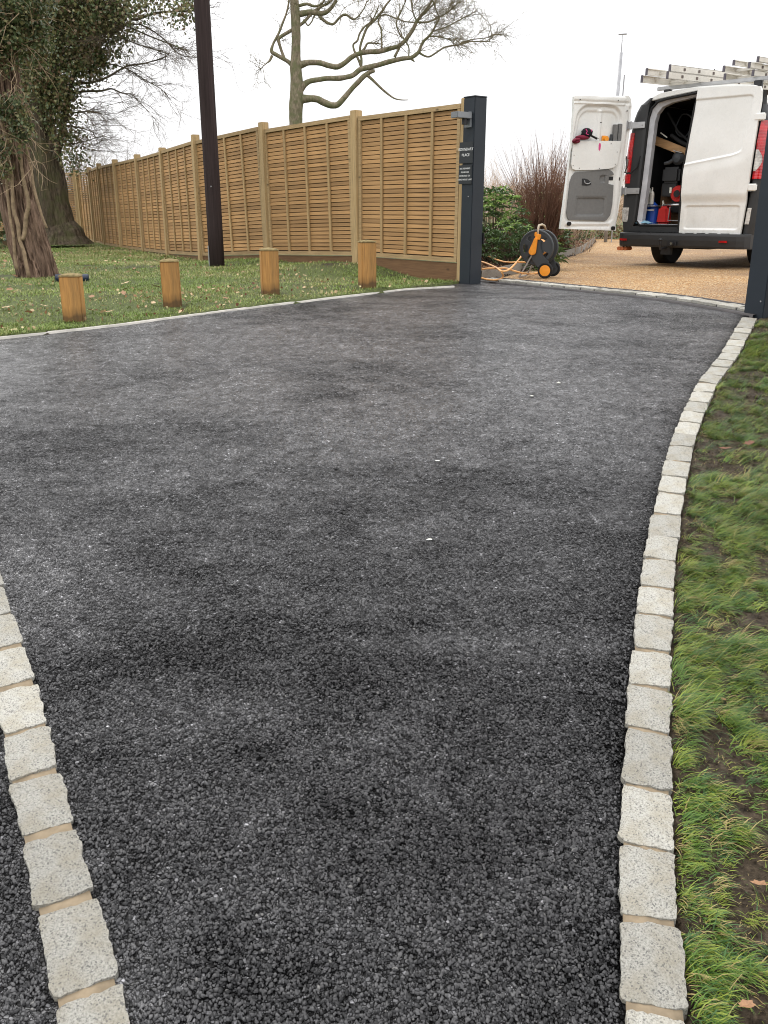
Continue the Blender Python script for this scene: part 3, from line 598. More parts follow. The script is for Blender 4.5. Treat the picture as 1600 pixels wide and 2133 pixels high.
f2 = empty('screen_fence', f2o, 0, 'short wooden slat fence with light showing through its open top slats, behind the leaning tree', 'fence')
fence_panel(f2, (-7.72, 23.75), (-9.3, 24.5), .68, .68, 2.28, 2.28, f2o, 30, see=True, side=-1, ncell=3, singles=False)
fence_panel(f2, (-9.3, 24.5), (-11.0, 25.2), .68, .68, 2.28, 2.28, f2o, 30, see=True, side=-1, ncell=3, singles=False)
for x, y in ((-7.72, 23.75), (-9.3, 24.5), (-11.0, 25.2)): fpost(f2, x, y, 2.34, .4, f2o)
f3o = Vector((3.1, 6.95, .6))
f3 = empty('side_fence', f3o, 0, 'wooden slat fence just showing at the picture edge beside the right gatepost', 'fence')
fence_panel(f3, (3.06, 6.93), (4.8, 6.5), .72, .72, 2.3, 2.3, f3o, 30, side=1, singles=False)
fpost(f3, 3.05, 6.93, 2.36, 0, f3o, .07); fpost(f3, 4.8, 6.5, 2.36, 0, f3o)

# ------------------------------------------------------------------ gateposts
def gatepost(x, y, z0, z1, label):
    # near corner at x,y ; faces along (-.61,.79) and (.79,.61)
    a = .16; root = empty('gatepost', (x, y, z0), math.atan2(.61, .79), label, 'gatepost')
    b = MB(); b.box((a / 2, a / 2, (z1 - z0) / 2), (a, a, z1 - z0)); b.build('post_shaft', MT['anth'], root, bevel=.006)
    c = MB(); c.box((a / 2, a / 2, z1 - z0 + .005), (a + .006, a + .006, .012)); c.build('post_cap', MT['anth'], root, bevel=.003)
    f = MB(); f.lathe([(.005, 0), (.006, -.003), (.001, -.004)], 10); o = f.build('bolt', MT['galv'], root); return root, o
gp1, b1 = gatepost(.87, 9.30, .60, 2.40, 'dark grey square gatepost with lamp and name plates at the end of the wooden fence')
gp2, b2 = gatepost(2.85, 6.80, .55, 2.47, 'dark grey gatepost in the right foreground beside the van, with no plates on it')
b2.location = (-.004, .03, .17); b2.rotation_euler = (0, 0, R(-90))
b1.location = (-.004, .05, .90); b1.rotation_euler = (0, 0, R(-90))
lt = MB(); lt.box((.155, .01, 0), (.012, .03, .11)); hb = lt.build('gate_catch', MT['black'], gp1, bevel=.002); hb.location = (.012, -.01, .50)
# wall lamp on the left face (local -x is the outward normal)
lamp = empty('wall_lamp', (0, 0, 0), 0, 'grey box shaped down light fixed high on the left gatepost', 'lamp')
LM = gp1.matrix_basis.copy()
def on_face(t, out, z):                     # point on the left face of the left post
    p = Vector((.87, 9.30, 0)) + Vector((-.61, .79, 0)) * t + Vector((-.79, -.61, 0)) * out; return Vector((p.x, p.y, z))
fa = math.atan2(.79, -.61)
lamp.location = on_face(.075, 0, 2.20); lamp.rotation_euler = (0, 0, fa)
b = MB(); b.box((0, .10, .035), (.10, .19, .055)); b.build('lamp_housing', MT['lampg'], lamp, bevel=.004)
b = MB(); b.box((0, .012, 0), (.085, .022, .14)); b.build('wall_bracket', MT['lampg'], lamp, bevel=.003)
b = MB(); b.tube([(0, .06, .006), (0, .06, -.045)], .028, 14); b.build('sensor', MT['black'], lamp)
def text_mesh(name, s, size, parent, loc, mat):
    cu = bpy.data.curves.new(name, 'FONT'); cu.body = s; cu.size = size; cu.align_x = 'CENTER'; cu.align_y = 'CENTER'; cu.extrude = .0006; cu.space_character = 1.1
    t = bpy.data.objects.new(name, cu); C.objects.link(t); dg = bpy.context.evaluated_depsgraph_get()
    me = bpy.data.meshes.new_from_object(t.evaluated_get(dg)); bpy.data.objects.remove(t); me.materials.clear(); me.materials.append(mat)
    o = bpy.data.objects.new(name, me); C.objects.link(o); o.parent = parent; o.location = loc; o.rotation_euler = (R(90), 0, R(180)); return o
def sign(zc, h, w, tc, lines, size, step, label):
    root = empty('name_plate', on_face(tc, .004, zc), fa, label, 'sign')
    b = MB(); b.box((0, .006, 0), (w, .008, h)); b.build('plate', MT['signp'], root, bevel=.0015)
    for i, s in enumerate(lines):
        text_mesh('lettering', s, size, root, (0, .0112, ((len(lines) - 1) / 2 - i) * step + h * .02), MT['letter'])
    return root
sign(1.905, .195, .19, .095, ['BOUNDARY', 'PLACE'], .036, .052, 'dark square name plate lettered BOUNDARY PLACE, upper of two on the gatepost')
sign(1.705, .175, .185, .10, ['ALL DELIVERIES', 'PLEASE USE', 'ENTRANCE ON', 'LONG HOUSE LANE'], .0205, .034, 'dark notice plate with four white lines of text, lower of two on the gatepost')

# ------------------------------------------------------------------ bollards
for k, (px, py, Y, ht, w, lean, lb) in enumerate([(156, 663, 6.62, .315, .142, .4, 'squat orange wooden bollard nearest the drive, leftmost of four, in front of the blue pipe'),
        (360, 633, 7.2, .34, .142, -.6, 'wooden bollard with dark rotted foot, second from the left on the lawn'), (563, 610, 7.8, .36, .145, .2, 'wooden bollard with knots on its face, third from the left on the lawn'), (765, 588, 8.35, .39, .138, 0, 'tall pale wooden bollard with black foot, in front of the fence post nearest the gate')]):
    X = at(px, py, Y).x; z = gz(X, Y); root = empty('bollard', (X, Y, z - .02), R(8 + k * 3), lb, 'bollard', 'wooden bollards along the lawn edge')
    h = ht + .02; b = MB(); b.box((0, 0, h / 2 - .06), (w, w, h + .12)); o = b.build('shaft', MT['bollard'], root, bevel=.008)
    c = MB(); q = w / 2 + .004; c.add([(-q, -q, h - .001), (q, -q, h - .001), (q, q, h - .001), (-q, q, h - .001), (-q * .92, -q * .92, h + .008), (q * .92, -q * .92, h + .008), (q * .92, q * .92, h + .008), (-q * .92, q * .92, h + .008), (0, 0, h + .021)],
          [(3, 2, 1, 0), (0, 1, 5, 4), (1, 2, 6, 5), (2, 3, 7, 6), (3, 0, 4, 7), (4, 5, 8), (5, 6, 8), (6, 7, 8), (7, 4, 8)]); c.build('weathered_top', MT['cap'], root)
    root.rotation_euler = (R(lean), R(lean), root.rotation_euler.z)

# ------------------------------------------------------------------ telegraph pole
pl = MB(); X0 = at(452, 550, 11.7).x
pl.tube([(0, 0, -.3), (0, 0, .5), (0, 0, 2.5), (0, 0, 5), (0, 0, 8.5)], [.097, .096, .094, .089, .082], 26)
pole = empty('telegraph_pole', (X0, 11.7, gz(X0, 11.7)), 0, 'tall black brown timber pole standing in the lawn in front of the fence', 'pole')
pl.build('pole_shaft', MT['tpole'], pole, sm=True); b = MB(); b.box((0, -.096, .95), (.010, .004, .016)); b.build('tag_plate', MT['galv'], pole)
b = MB(); b.tube([(-.085, -.06, 0), (-.087, -.06, .25)], .008, 6); b.build('earth_wire', MT['galv'], pole)
pb = MB(); A = G(124, 562); pb.tube([(-.02, 0, .03), (.12, .02, .032), (.30, .05, .03)], [.040, .042, .040], 14); o = pb.build('drain_pipe', MT['bluepipe'], None, sm=True)
o.location = (-3.33, 9.35, gz(-3.33, 9.35)); tag(o, 'short dark blue pipe lying on the grass at the foot of the pine tree', 'pipe')

# ------------------------------------------------------------------ trees
def px_tube(mb, path, Y0, sides=8, dY=0, wig=0, k=1850, sub=3, seed=0):
    """path of (px, py, width_px[, extra depth]) at distance Y0; smooth resampled"""
    P = []; Rr = []
    for i, q in enumerate(path):
        Y = Y0 + (q[3] if len(q) > 3 else 0) + dY * i / max(1, len(path) - 1); p = at(q[0], q[1], Y); P.append(p)
        d = Y * math.cos(PITCH) - (p.z - 1.36) * math.sin(PITCH); Rr.append(q[2] / 2 / k * d)
    out = []; ro = []
    for i in range(len(P) - 1):
        p0, p1, p2, p3 = P[max(0, i - 1)], P[i], P[i + 1], P[min(len(P) - 1, i + 2)]
        for j in range(sub):
            t = j / sub; out.append(.5 * ((2 * p1) + (p2 - p0) * t + (2 * p0 - 5 * p1 + 4 * p2 - p3) * t * t + (3 * p1 - p0 - 3 * p2 + p3) * t ** 3)); ro.append(Rr[i] * (1 - t) + Rr[i + 1] * t)
    out.append(P[-1]); ro.append(Rr[-1])
    if wig: out = [p + Vector((mnoise.noise(p * 3 + Vector((seed, 0, 0))), mnoise.noise(p * 3 + Vector((0, seed, 5))), mnoise.noise(p * 3 + Vector((4, 0, seed))))) * wig for p in out]
    mb.tube(out, ro, sides, wob=lambda i, j, a: 1 + .10 * mnoise.noise(Vector((math.cos(a) * 1.5, math.sin(a) * 1.5, i * .5 + seed))))
    return out, ro
def twigs(mb, p, d, L, r, depth, rg, spread=.8, droop=0, nseg=4, kids=4, gnarl=.35, up=0, flat=None):
    pts = [p]; dd = d.normalized(); cur = p
    for i in range(nseg):
        dd = (dd + Vector((rg.gauss(0, gnarl), rg.gauss(0, gnarl), rg.gauss(0, gnarl) + up - droop))).normalized()
        if flat: dd = Vector((dd.x, dd.y * flat, dd.z)).normalized()
        cur = cur + dd * (L / nseg); pts.append(cur)
    mb.tube(pts, [r * (1 - .75 * i / nseg) for i in range(nseg + 1)], 3 if r < .012 else 5, cap=False)
    if depth > 0:
        for k in range(kids):
            t = rg.uniform(.25, 1) * nseg; i = min(int(t), nseg - 1); q = pts[i].lerp(pts[i + 1], t - i)
            ax = (pts[i + 1] - pts[i]).normalized(); o = ax.orthogonal().normalized(); o = Matrix.Rotation(rg.uniform(0, 6.28), 3, ax) @ o
            nd = (ax + o * spread * rg.uniform(.6, 1.3)).normalized()
            twigs(mb, q, nd, L * rg.uniform(.45, .72), r * .55, depth - 1, rg, spread, droop, max(3, nseg - 1), kids, gnarl, up, flat)

def leaf_cloud(name, centres, size, mats, parent, seed, probs, elong=1.3, tri=False):
    rs = np.random.RandomState(seed); c = np.asarray(centres); n = len(c)
    a = rs.normal(size=(n, 3)); a /= np.linalg.norm(a, axis=1, keepdims=True); b = rs.normal(size=(n, 3)); b -= a * (a * b).sum(1, keepdims=True); b /= np.linalg.norm(b, axis=1, keepdims=True)
    nrm = np.cross(a, b); s = size * rs.uniform(.6, 1.3, (n, 1))
    v0 = c - a * s * elong * .5; v1 = c + b * s * .45 + nrm * s * .08; v2 = c + a * s * elong * .5; v3 = c - b * s * .45 + nrm * s * .08
    V = np.stack([v0, v1, v2, v3], 1).reshape(-1, 3); F2 = np.arange(4 * n).reshape(-1, 4)
    return tag(np_mesh(name, V, F2, mats, parent, rs.choice(len(mats), n, p=probs)), kind='stuff')
def blob_points(blobs, n, seed, clump=.12):
    """blobs: (px, py, radius_px, Y, weight, squashY)"""
    rs = np.random.RandomState(seed); out = []; w = np.array([b[4] for b in blobs], float); w /= w.sum()
    for b, k in zip(blobs, rs.multinomial(n, w)):
        c = at(b[0], b[1], b[3]); rad = b[2] / 1850 * b[3]; m = max(1, int(k / 34))
        cc = rs.normal(size=(m, 3)); cc /= np.linalg.norm(cc, axis=1, keepdims=True); cc *= rad * rs.uniform(0, 1, (m, 1)) ** .45; cc[:, 1] *= b[5] if len(b) > 5 else 1
        ids = rs.randint(0, m, k); q = cc[ids] + rs.normal(size=(k, 3)) * clump; out.append(q + np.array(c))
    return np.concatenate(out)

# big pine at the left edge with ivy
def rough_trunk(mb, path, Y0, sides, amp, seed, flutes=0, sub=8):
    P = []; Rr = []
    for q in path:
        p = at(q[0], q[1], Y0 + (q[3] if len(q) > 3 else 0)); P.append(p); d = p.y * math.cos(PITCH) - (p.z - 1.36) * math.sin(PITCH); Rr.append(q[2] / 2 / 1850 * d)
    out = []; ro = []
    for i in range(len(P) - 1):
        for j in range(sub): t = j / sub; out.append(P[i].lerp(P[i + 1], t)); ro.append(Rr[i] * (1 - t) + Rr[i + 1] * t)
    out.append(P[-1]); ro.append(Rr[-1])
    def wob(i, j, a):
        z = out[i].z; q = Vector((math.cos(a) * 2.2 + seed, math.sin(a) * 2.2, z * .5))
        f = 1 + amp * mnoise.noise(q) + amp * .9 * (abs(mnoise.noise(Vector((math.cos(a) * 6, math.sin(a) * 6, z * 1.3 + seed)))) - .2) + amp * .6 * mnoise.noise(Vector((math.cos(a) * 14, math.sin(a) * 14, z * 4))) - (amp * 1.0 * max(0, .16 - abs(mnoise.noise(Vector((math.cos(a) * 5.5 + .4 * z, math.sin(a) * 5.5, z * 1.9 + seed))))) / .16 if sides > 100 else 0)
        if flutes: f += flutes * max(0, 1 - (z - out[0].z) / .9) * (.5 + .5 * math.cos(a * 5 + seed))
        return f
    mb.tube(out, ro, sides, wob=wob); return out, ro
Y1 = 10.3
t1 = empty('pine_tree', (at(75, 578, Y1).x, Y1, .62), 0, 'big rough barked tree at the left edge with climbing ivy stems, standing on the lawn', 'tree')
def unparent_loc(o, root): o.parent = root; o.matrix_parent_inverse = Matrix.Translation(-Vector(root.location)) @ Matrix.Identity(4)
def build_abs(mb, name, mat, root, **k):      # mesh built in world coordinates, re-based on the thing's origin
    z = Vector(root.location); ca = math.cos(-root.rotation_euler.z); sa = math.sin(-root.rotation_euler.z)
    mb.v = [((x - z.x) * ca - (y - z.y) * sa, (x - z.x) * sa + (y - z.y) * ca, w - z.z) for x, y, w in mb.v]
    return mb.build(name, mat, root, **k)
def rebase(pts, root): return np.asarray(pts) - np.array(root.location)
mb = MB(); tr1, _ = rough_trunk(mb, [(80, 594, 92), (77, 570, 78), (68, 535, 76), (57, 500, 78), (42, 430, 74), (28, 340, 66), (18, 240, 60), (8, 120, 56), (0, 0, 52), (-14, -160, 48), (-40, -420, 40), (-60, -700, 28)], Y1, 120, .13, 3.3, .05, sub=26)
build_abs(mb, 'trunk', MT['pine'], t1, sm=False)
for k, path in enumerate([[(62, 578, 8), (52, 530, 8), (41, 499, 8), (38, 468, 9), (28, 436, 8), (26, 400, 7), (22, 350, 8), (14, 300, 8), (2, 250, 7)], [(46, 500, 8), (50, 486, 9), (54, 450, 9), (60, 424, 8), (52, 384, 8), (46, 330, 7), (38, 280, 7), (40, 240, 6)],
        [(98, 476, 5), (88, 450, 5), (80, 424, 6), (70, 384, 6), (60, 330, 5), (52, 290, 5)], [(38, 560, 7), (30, 520, 7), (27, 480, 6), (18, 430, 6), (14, 380, 6), (8, 320, 6)], [(8, 340, 5), (22, 300, 5), (20, 260, 5), (30, 220, 6), (34, 180, 5)]]):
    mb = MB(); px_tube(mb, path, Y1 - .26, 7, wig=.02, seed=k); build_abs(mb, 'ivy_stem', MT['stem'], t1, sm=True)
rg = random.Random(5); mb = MB()
for k in range(34):
    p = at(rg.uniform(-10, 60), rg.uniform(20, 330), Y1 - .25); twigs(mb, p, Vector((rg.uniform(-.5, 1), -.4, rg.uniform(-1, .2))), rg.uniform(.25, .7), .007, 1, rg, .8, .08, 5, 3)
o = build_abs(mb, 'ivy_twigs', MT['stem'], t1); tag(o, kind='stuff')
pts = blob_points([(-5, 0, 80, 10.1, 2.4), (35, 60, 55, 10.2, 1.2), (-25, 80, 60, 10, 1.2), (45, -20, 70, 10.3, 1.5), (40, 228, 18, 9.95, .28), (50, 270, 16, 9.95, .28), (2, 225, 16, 9.95, .18), (0, 300, 18, 9.95, .22), (4, 345, 12, 9.95, .1), (70, 70, 34, 10.4, .3)], 13500, 4, .06)
leaf_cloud('ivy_leaves', rebase(pts, t1), .034, [MT['ivy'], MT['ivy2'], MT['ivy3']], t1, 5, [.6, .28, .12])

Y2 = 19.0
t2 = empty('ivy_tree', (at(122, 493, Y2).x, Y2, .5), 0, 'leaning mossy tree behind the pine with an ivy covered crown reaching over the fence', 'tree')
mb = MB(); rough_trunk(mb, [(132, 508, 115), (130, 490, 84), (122, 470, 66), (112, 420, 60), (103, 360, 58), (96, 300, 50), (88, 240, 44), (80, 180, 38), (74, 100, 32), (80, 0, 26), (90, -120, 18)], Y2, 90, .12, 8.1, .10, sub=14)
build_abs(mb, 'trunk', MT['bark2'], t2)
def branchset(root, paths, Y, mat, dY=0, sides=8, name='branch'):
    res = []
    for k, path in enumerate(paths):
        mb = MB(); o, r = px_tube(mb, path, Y, sides, dY=(dY if isinstance(dY, (int, float)) else dY[k]), seed=k * 1.7); build_abs(mb, name, mat, root, sm=True); res.append((o, r))
    return res
br2 = branchset(t2, [[(116, 330, 16), (124, 300, 14), (132, 260, 12), (140, 230, 11), (146, 190, 9), (156, 150, 8), (176, 120, 7)], [(90, 260, 12), (84, 200, 11), (66, 120, 10), (50, 20, 8), (40, -60, 6)],
    [(150, 192, 5), (185, 190, 4.5), (212, 189, 4), (228, 185, 3.5), (237, 186, 3), (255, 194, 2.5), (275, 197, 2), (290, 214, 1.5), (303, 226, 1)], [(146, 176, 6), (175, 173, 5.5), (197, 170, 5), (225, 160, 4.5), (250, 145, 4), (270, 136, 3.5), (300, 132, 3), (325, 125, 2.2), (352, 116, 1.5)],
    [(120, 90, 8), (180, 20, 7), (237, 6, 6), (275, 40, 6), (307, 32, 5), (337, 25, 4), (400, 22, 3), (440, 10, 2)], [(275, 40, 4), (250, 60, 4), (225, 75, 3.5), (200, 90, 3)], [(240, 60, 3), (290, 50, 3), (340, 80, 2.5), (372, 112, 2), (410, 120, 1.3)],
    [(235, 40, 3.5), (300, 70, 3), (350, 90, 2.4), (396, 108, 1.5)], [(220, 70, 3), (260, 82, 2.6), (310, 100, 2), (355, 112, 1.3)], [(215, 130, 3), (262, 142, 2.6), (300, 165, 2), (335, 185, 1.4), (350, 200, 1)],
    [(150, 235, 3), (180, 232, 2.6), (205, 235, 1.6)], [(145, 262, 3), (175, 268, 2.4), (200, 278, 1.5)], [(140, 300, 3), (170, 296, 2.2), (215, 282, 1.2)], [(130, 140, 7), (170, 60, 6), (220, -20, 5), (260, -90, 4)]], 18.6, MT['bark2'], dY=[0, 0, -.5, -1, -1.5, -1, -1.5, -2, -1.5, -1, -.5, -.5, -.4, -1])
rg = random.Random(11); mb = MB()
for k, (o, r) in enumerate(br2):
    for j in range(17 if k in (4, 6, 7, 8, 9, 3) else 11):
        i = rg.randrange(len(o) // 4, len(o) - 1); ax = (o[i + 1] - o[i]).normalized() if i + 1 < len(o) else Vector((1, 0, 0))
        twigs(mb, o[i], ax + Vector((rg.uniform(-.2, .8), rg.uniform(-.6, .6), rg.uniform(-.5, .4))), rg.uniform(.35, .8), .006, 2, rg, .6, .03, 4, 4, .22)
for k in range(48):
    p = at(rg.uniform(120, 235), rg.uniform(-20, 210) if k % 2 else rg.uniform(200, 330), 18.3 + rg.uniform(-.8, 1)); 
    if p.z < 2.9 and p.x > -5.6: continue
    twigs(mb, p, Vector((1, rg.uniform(-.5, .5), rg.uniform(-.35, .25))), rg.uniform(.4, .8), .007, 2, rg, .6, .02, 4, 4, .2)
tag(build_abs(mb, 'twigs', MT['twig'], t2), kind='stuff')
pts = blob_points([(60, 40, 85, 18.6, 2.3, 1.2), (130, 10, 85, 18.6, 2.2, 1.2), (190, 30, 75, 18.4, 1.5, 1.2), (110, 110, 72, 18.6, 1.9, 1), (178, 100, 56, 18.5, 1.0), (208, 60, 46, 18.3, .55), (96, 165, 46, 18.5, 1.0), (125, 180, 34, 18.4, .6), (176, 118, 26, 18.4, .5), (190, 122, 20, 18.4, .35), (225, 10, 50, 18.2, 1.0), (130, 215, 26, 18.6, .4), (142, 285, 26, 18.6, .35), (150, 330, 20, 18.6, .2), (108, 235, 24, 18.6, .35), (120, 270, 18, 18.7, .15), (300, -20, 60, 17.5, .5), (385, 15, 34, 17.2, .30), (60, -60, 110, 18.6, 3), (180, -60, 100, 18.4, 2)], 38000, 8, .12)
leaf_cloud('ivy_leaves', rebase(pts, t2), .050, [MT['ivy'], MT['ivy2'], MT['ivy3']], t2, 9, [.36, .42, .22])

t3 = empty('slim_tree', (at(95, 480, 21).x, 21, .6), 0, 'slimmer grey mossy trunk seen between the pine and the leaning tree', 'tree')
mb = MB(); rough_trunk(mb, [(100, 500, 60), (96, 480, 46), (86, 420, 40), (74, 340, 34), (64, 260, 30), (56, 180, 26), (50, 60, 22), (45, -100, 16)], 21, 30, .12, 1.1, .08); build_abs(mb, 'trunk', MT['bark2'], t3)
pts = blob_points([(70, 60, 70, 21, 2), (50, 150, 50, 21, 1.3), (40, 230, 30, 21, .5), (100, 320, 16, 21.3, .15), (70, -30, 90, 21, 2)], 9000, 18, .10); leaf_cloud('ivy_leaves', rebase(pts, t3), .07, [MT['ivy'], MT['ivy2'], MT['ivy3']], t3, 19, [.6, .3, .1])

# oak behind the fence
YO = 32
oak = empty('oak_tree', (at(616, 400, YO).x, YO, .7), 0, 'bare spreading oak behind the fence with long crooked branches reaching right', 'tree')
mb = MB(); rough_trunk(mb, [(612, 420, 40), (614, 330, 30), (616, 256, 27), (616, 225, 29), (618, 200, 29), (618, 170, 26), (616, 140, 25), (616, 115, 20), (617, 80, 19), (616, 40, 20), (613, 0, 18), (606, -120, 15), (610, -260, 11), (600, -400, 7)], YO, 26, .09, 5.5, 0); build_abs(mb, 'trunk', MT['oakb'], oak, sm=True)
OP = [
 [(620, 208, 22), (634, 206, 17), (648, 205, 13), (662, 207, 14), (676, 214, 14), (690, 219, 13), (703, 218, 12), (716, 205, 11), (731, 187, 10), (746, 171, 10), (759, 158, 10), (771, 150, 9), (781, 147, 6)],
 [(766, 157, 7), (776, 166, 5.5), (787, 177, 5), (800, 189, 4.5), (810, 197, 4), (822, 205, 3), (836, 208, 2.2), (850, 208, 1.6)],
 [(620, 192, 20), (632, 178, 14), (645, 169, 11), (662, 166, 10), (682, 163, 10), (702, 163, 11), (720, 161, 10), (736, 156, 10), (750, 145, 11), (768, 140, 11), (788, 135, 10), (812, 128, 10), (838, 122, 9), (856, 120, 8), (866, 114, 8), (873, 107, 7), (877, 96, 6), (884, 84, 5.5), (893, 76, 5), (902, 64, 4.5), (909, 50, 4), (915, 38, 3.5), (908, 20, 3), (901, 0, 3)],
 [(856, 121, 7), (862, 127, 3), (864, 129, 1)],
 [(872, 108, 5), (882, 115, 4), (894, 118, 3.6), (908, 110, 3.6), (925, 99, 3.6), (942, 95, 3.4), (958, 93, 3.2), (975, 87, 3), (995, 86, 2.6), (1012, 86, 2.2), (1030, 88, 1.4)],
 [(960, 88, 2.5), (985, 82, 2.2), (1010, 79, 1.8), (1028, 74, 1.4), (1042, 68, 1)],
 [(618, 137, 20), (632, 133, 14), (645, 130, 11), (667, 131, 11), (687, 137, 11), (703, 139, 11), (718, 131, 10), (731, 120, 10), (744, 113, 9), (764, 108, 10), (790, 107, 10), (812, 101, 9), (832, 95, 8), (845, 83, 8), (853, 72, 8), (861, 60, 8), (868, 45, 7), (880, 30, 6), (892, 14, 5), (905, -8, 4)],
 [(754, 144, 6), (748, 127, 5), (740, 110, 5), (736, 98, 4), (737, 91, 4), (745, 84, 4), (749, 70, 4), (760, 55, 3.6), (772, 46, 3.2), (780, 34, 3), (790, 10, 2.4)],
 [(752, 142, 6), (753, 122, 5), (750, 100, 5), (757, 76, 5), (765, 57, 5), (780, 42, 5), (795, 25, 5), (806, 8, 4), (822, -10, 3)],
 [(750, 112, 6), (760, 100, 5), (766, 90, 4), (780, 90, 3), (798, 92, 2)], [(822, 119, 6), (829, 105, 5), (835, 94, 4)], [(795, 103, 4), (795, 80, 4), (794, 60, 4), (788, 44, 3.4), (800, 30, 3), (830, 40, 2.6), (850, 46, 2.2), (870, 46, 2)],
 [(838, 80, 3), (828, 60, 3), (826, 45, 3), (835, 25, 3), (846, 0, 2.4)], [(851, 120, 3), (852, 100, 3), (845, 86, 3), (837, 76, 2.4)],
 [(620, 150, 10), (610, 138, 9), (600, 128, 8), (588, 121, 8), (574, 113, 8), (566, 107, 8), (568, 94, 5), (575, 80, 5), (582, 66, 5), (590, 45, 4.4), (597, 26, 4), (602, 0, 4), (600, -30, 3)],
 [(593, 124, 7), (588, 110, 6), (583, 95, 6), (580, 82, 7), (587, 75, 7), (605, 64, 7), (620, 55, 6.5), (634, 45, 6.5), (650, 27, 6), (668, 14, 5.5), (684, 6, 5), (705, -14, 4)],
 [(567, 115, 6), (562, 126, 5), (556, 131, 2.5), (547, 139, 1.6), (541, 146, 1)], [(616, 30, 14), (630, 28, 12), (648, 25, 11), (667, 28, 10), (680, 25, 9), (692, 14, 7), (700, 0, 6), (712, -25, 5)],
 [(664, 33, 6), (676, 43, 6), (686, 49, 5.5), (696, 49, 5), (708, 36, 5), (720, 30, 5), (735, 40, 4), (746, 34, 3), (758, 18, 2.6), (765, 0, 2)],
 [(622, 12, 7), (640, 8, 6), (656, 13, 5), (672, 6, 4), (680, -10, 3)], [(637, 47, 3), (642, 53, 3), (650, 44, 3), (656, 30, 3), (672, 12, 2)],
 [(905, 64, 3), (930, 56, 2.6), (960, 40, 2.2), (990, 24, 1.6)], [(893, 76, 3), (915, 76, 2.6), (938, 84, 2), (950, 94, 1.6)], [(868, 46, 4), (890, 46, 3.4), (915, 36, 3), (940, 20, 2.6), (960, 0, 2)], [(870, 47, 3), (860, 25, 3), (857, 0, 3)], [(884, 30, 3), (905, 6, 3), (925, -15, 2.4)]]
dys = [rg.uniform(-1.4, 1.4) for _ in OP]
brO = branchset(oak, OP, YO, MT['oakb'], dY=[0] * len(OP), sides=8)
rg = random.Random(21); mb = MB()
for k, (o, r) in enumerate(brO):
    if k in (0, 1, 3): continue
    small = r[-1] < .03
    nn = 8 + (3 if k in (4, 5, 21, 22, 23, 24, 25) else 0)
    for j in range(nn):
        i = rg.randrange(int(len(o) * .55), len(o) - 1)
        if o[i].x < 0 and o[i].z < 6.5 and k != 13: pass
        ax = (o[i + 1] - o[i]).normalized()
        s = 1.0 if o[i].x > .5 else .55
        twigs(mb, o[i], ax * .8 + Vector((rg.uniform(-.4, .8), rg.uniform(-.7, .7), rg.uniform(-.3, .9))), rg.uniform(.4, 1.1) * s, .012, 2, rg, .8, 0, 5, 4, .35, 0)
for k in range(75):                         # fine fan of twigs at the crown's right edge
    px = rg.uniform(860, 945); py = rg.uniform(-30, 92) - (px - 880) * .10
    p = at(px, py, YO + rg.uniform(-1, 1)); twigs(mb, p, Vector((1, rg.uniform(-.6, .6), rg.uniform(-.45, .55))), rg.uniform(.38, .78), .010, 2, rg, .8, 0, 5, 5, .33)
for k in range(34):
    p = at(rg.uniform(640, 880), rg.uniform(-60, 40), YO + rg.uniform(-1, 1)); twigs(mb, p, Vector((rg.uniform(-.6, 1), rg.uniform(-.6, .6), rg.uniform(-.4, .6))), rg.uniform(.5, 1.2), .011, 2, rg, .8, 0, 5, 5, .35)
for k in range(60):                        # crown above the frame
    p = at(rg.uniform(480, 980), rg.uniform(-420, -60), YO + rg.uniform(-2, 2)); twigs(mb, p, Vector((rg.uniform(-1, 1), rg.uniform(-.6, .6), rg.uniform(-.2, .8))), rg.uniform(1, 2), .02, 2, rg, .8, 0, 5, 4, .35)
tag(build_abs(mb, 'twigs', MT['oaktwig'], oak), kind='stuff')

# background hedges and distant trees
def bare_hedge(name, x0, x1, y, depth, h, n, mat, label, cat, seed, r=.012, hf=None):
    rg = random.Random(seed); root = empty(name, ((x0 + x1) / 2, y, .66), 0, label, cat); mb = MB()
    for k in range(n):
        x = rg.uniform(x0, x1); yy = y + rg.uniform(-depth, depth); hh = h * rg.uniform(.6, 1) * (hf((x - x0) / (x1 - x0)) if hf else 1)
        twigs(mb, Vector((x, yy, .66)), Vector((rg.uniform(-.3, .3), rg.uniform(-.2, .2), 1)), hh * .75, r, 2, rg, .55, 0, 5, 5, .16, .12)
    tag(build_abs(mb, 'stems', mat, root), kind='stuff'); return root
bare_hedge('bare_hedge', 2.4, 6.8, 25.5, .8, 2.0, 150, MT['paletwig'], 'pale brown leafless hedge in the distance behind the red stemmed bush', 'hedge', 31, .011, lambda t: .82 + .3 * math.sin(t * 9 + 1) * .5 + .12 * math.sin(t * 23))
bare_hedge('far_hedge', -13, -6.5, 31, 1, 2.3, 90, MT['twig'], 'low leafless hedge showing behind the far corner of the fence', 'hedge', 35, .014)
bare_hedge('bramble_top', -9.2, -7.0, 24.9, .3, 2.25, 26, MT['ivy3'], 'thin brown shrub poking up behind the far fence corner', 'shrub', 37, .008)
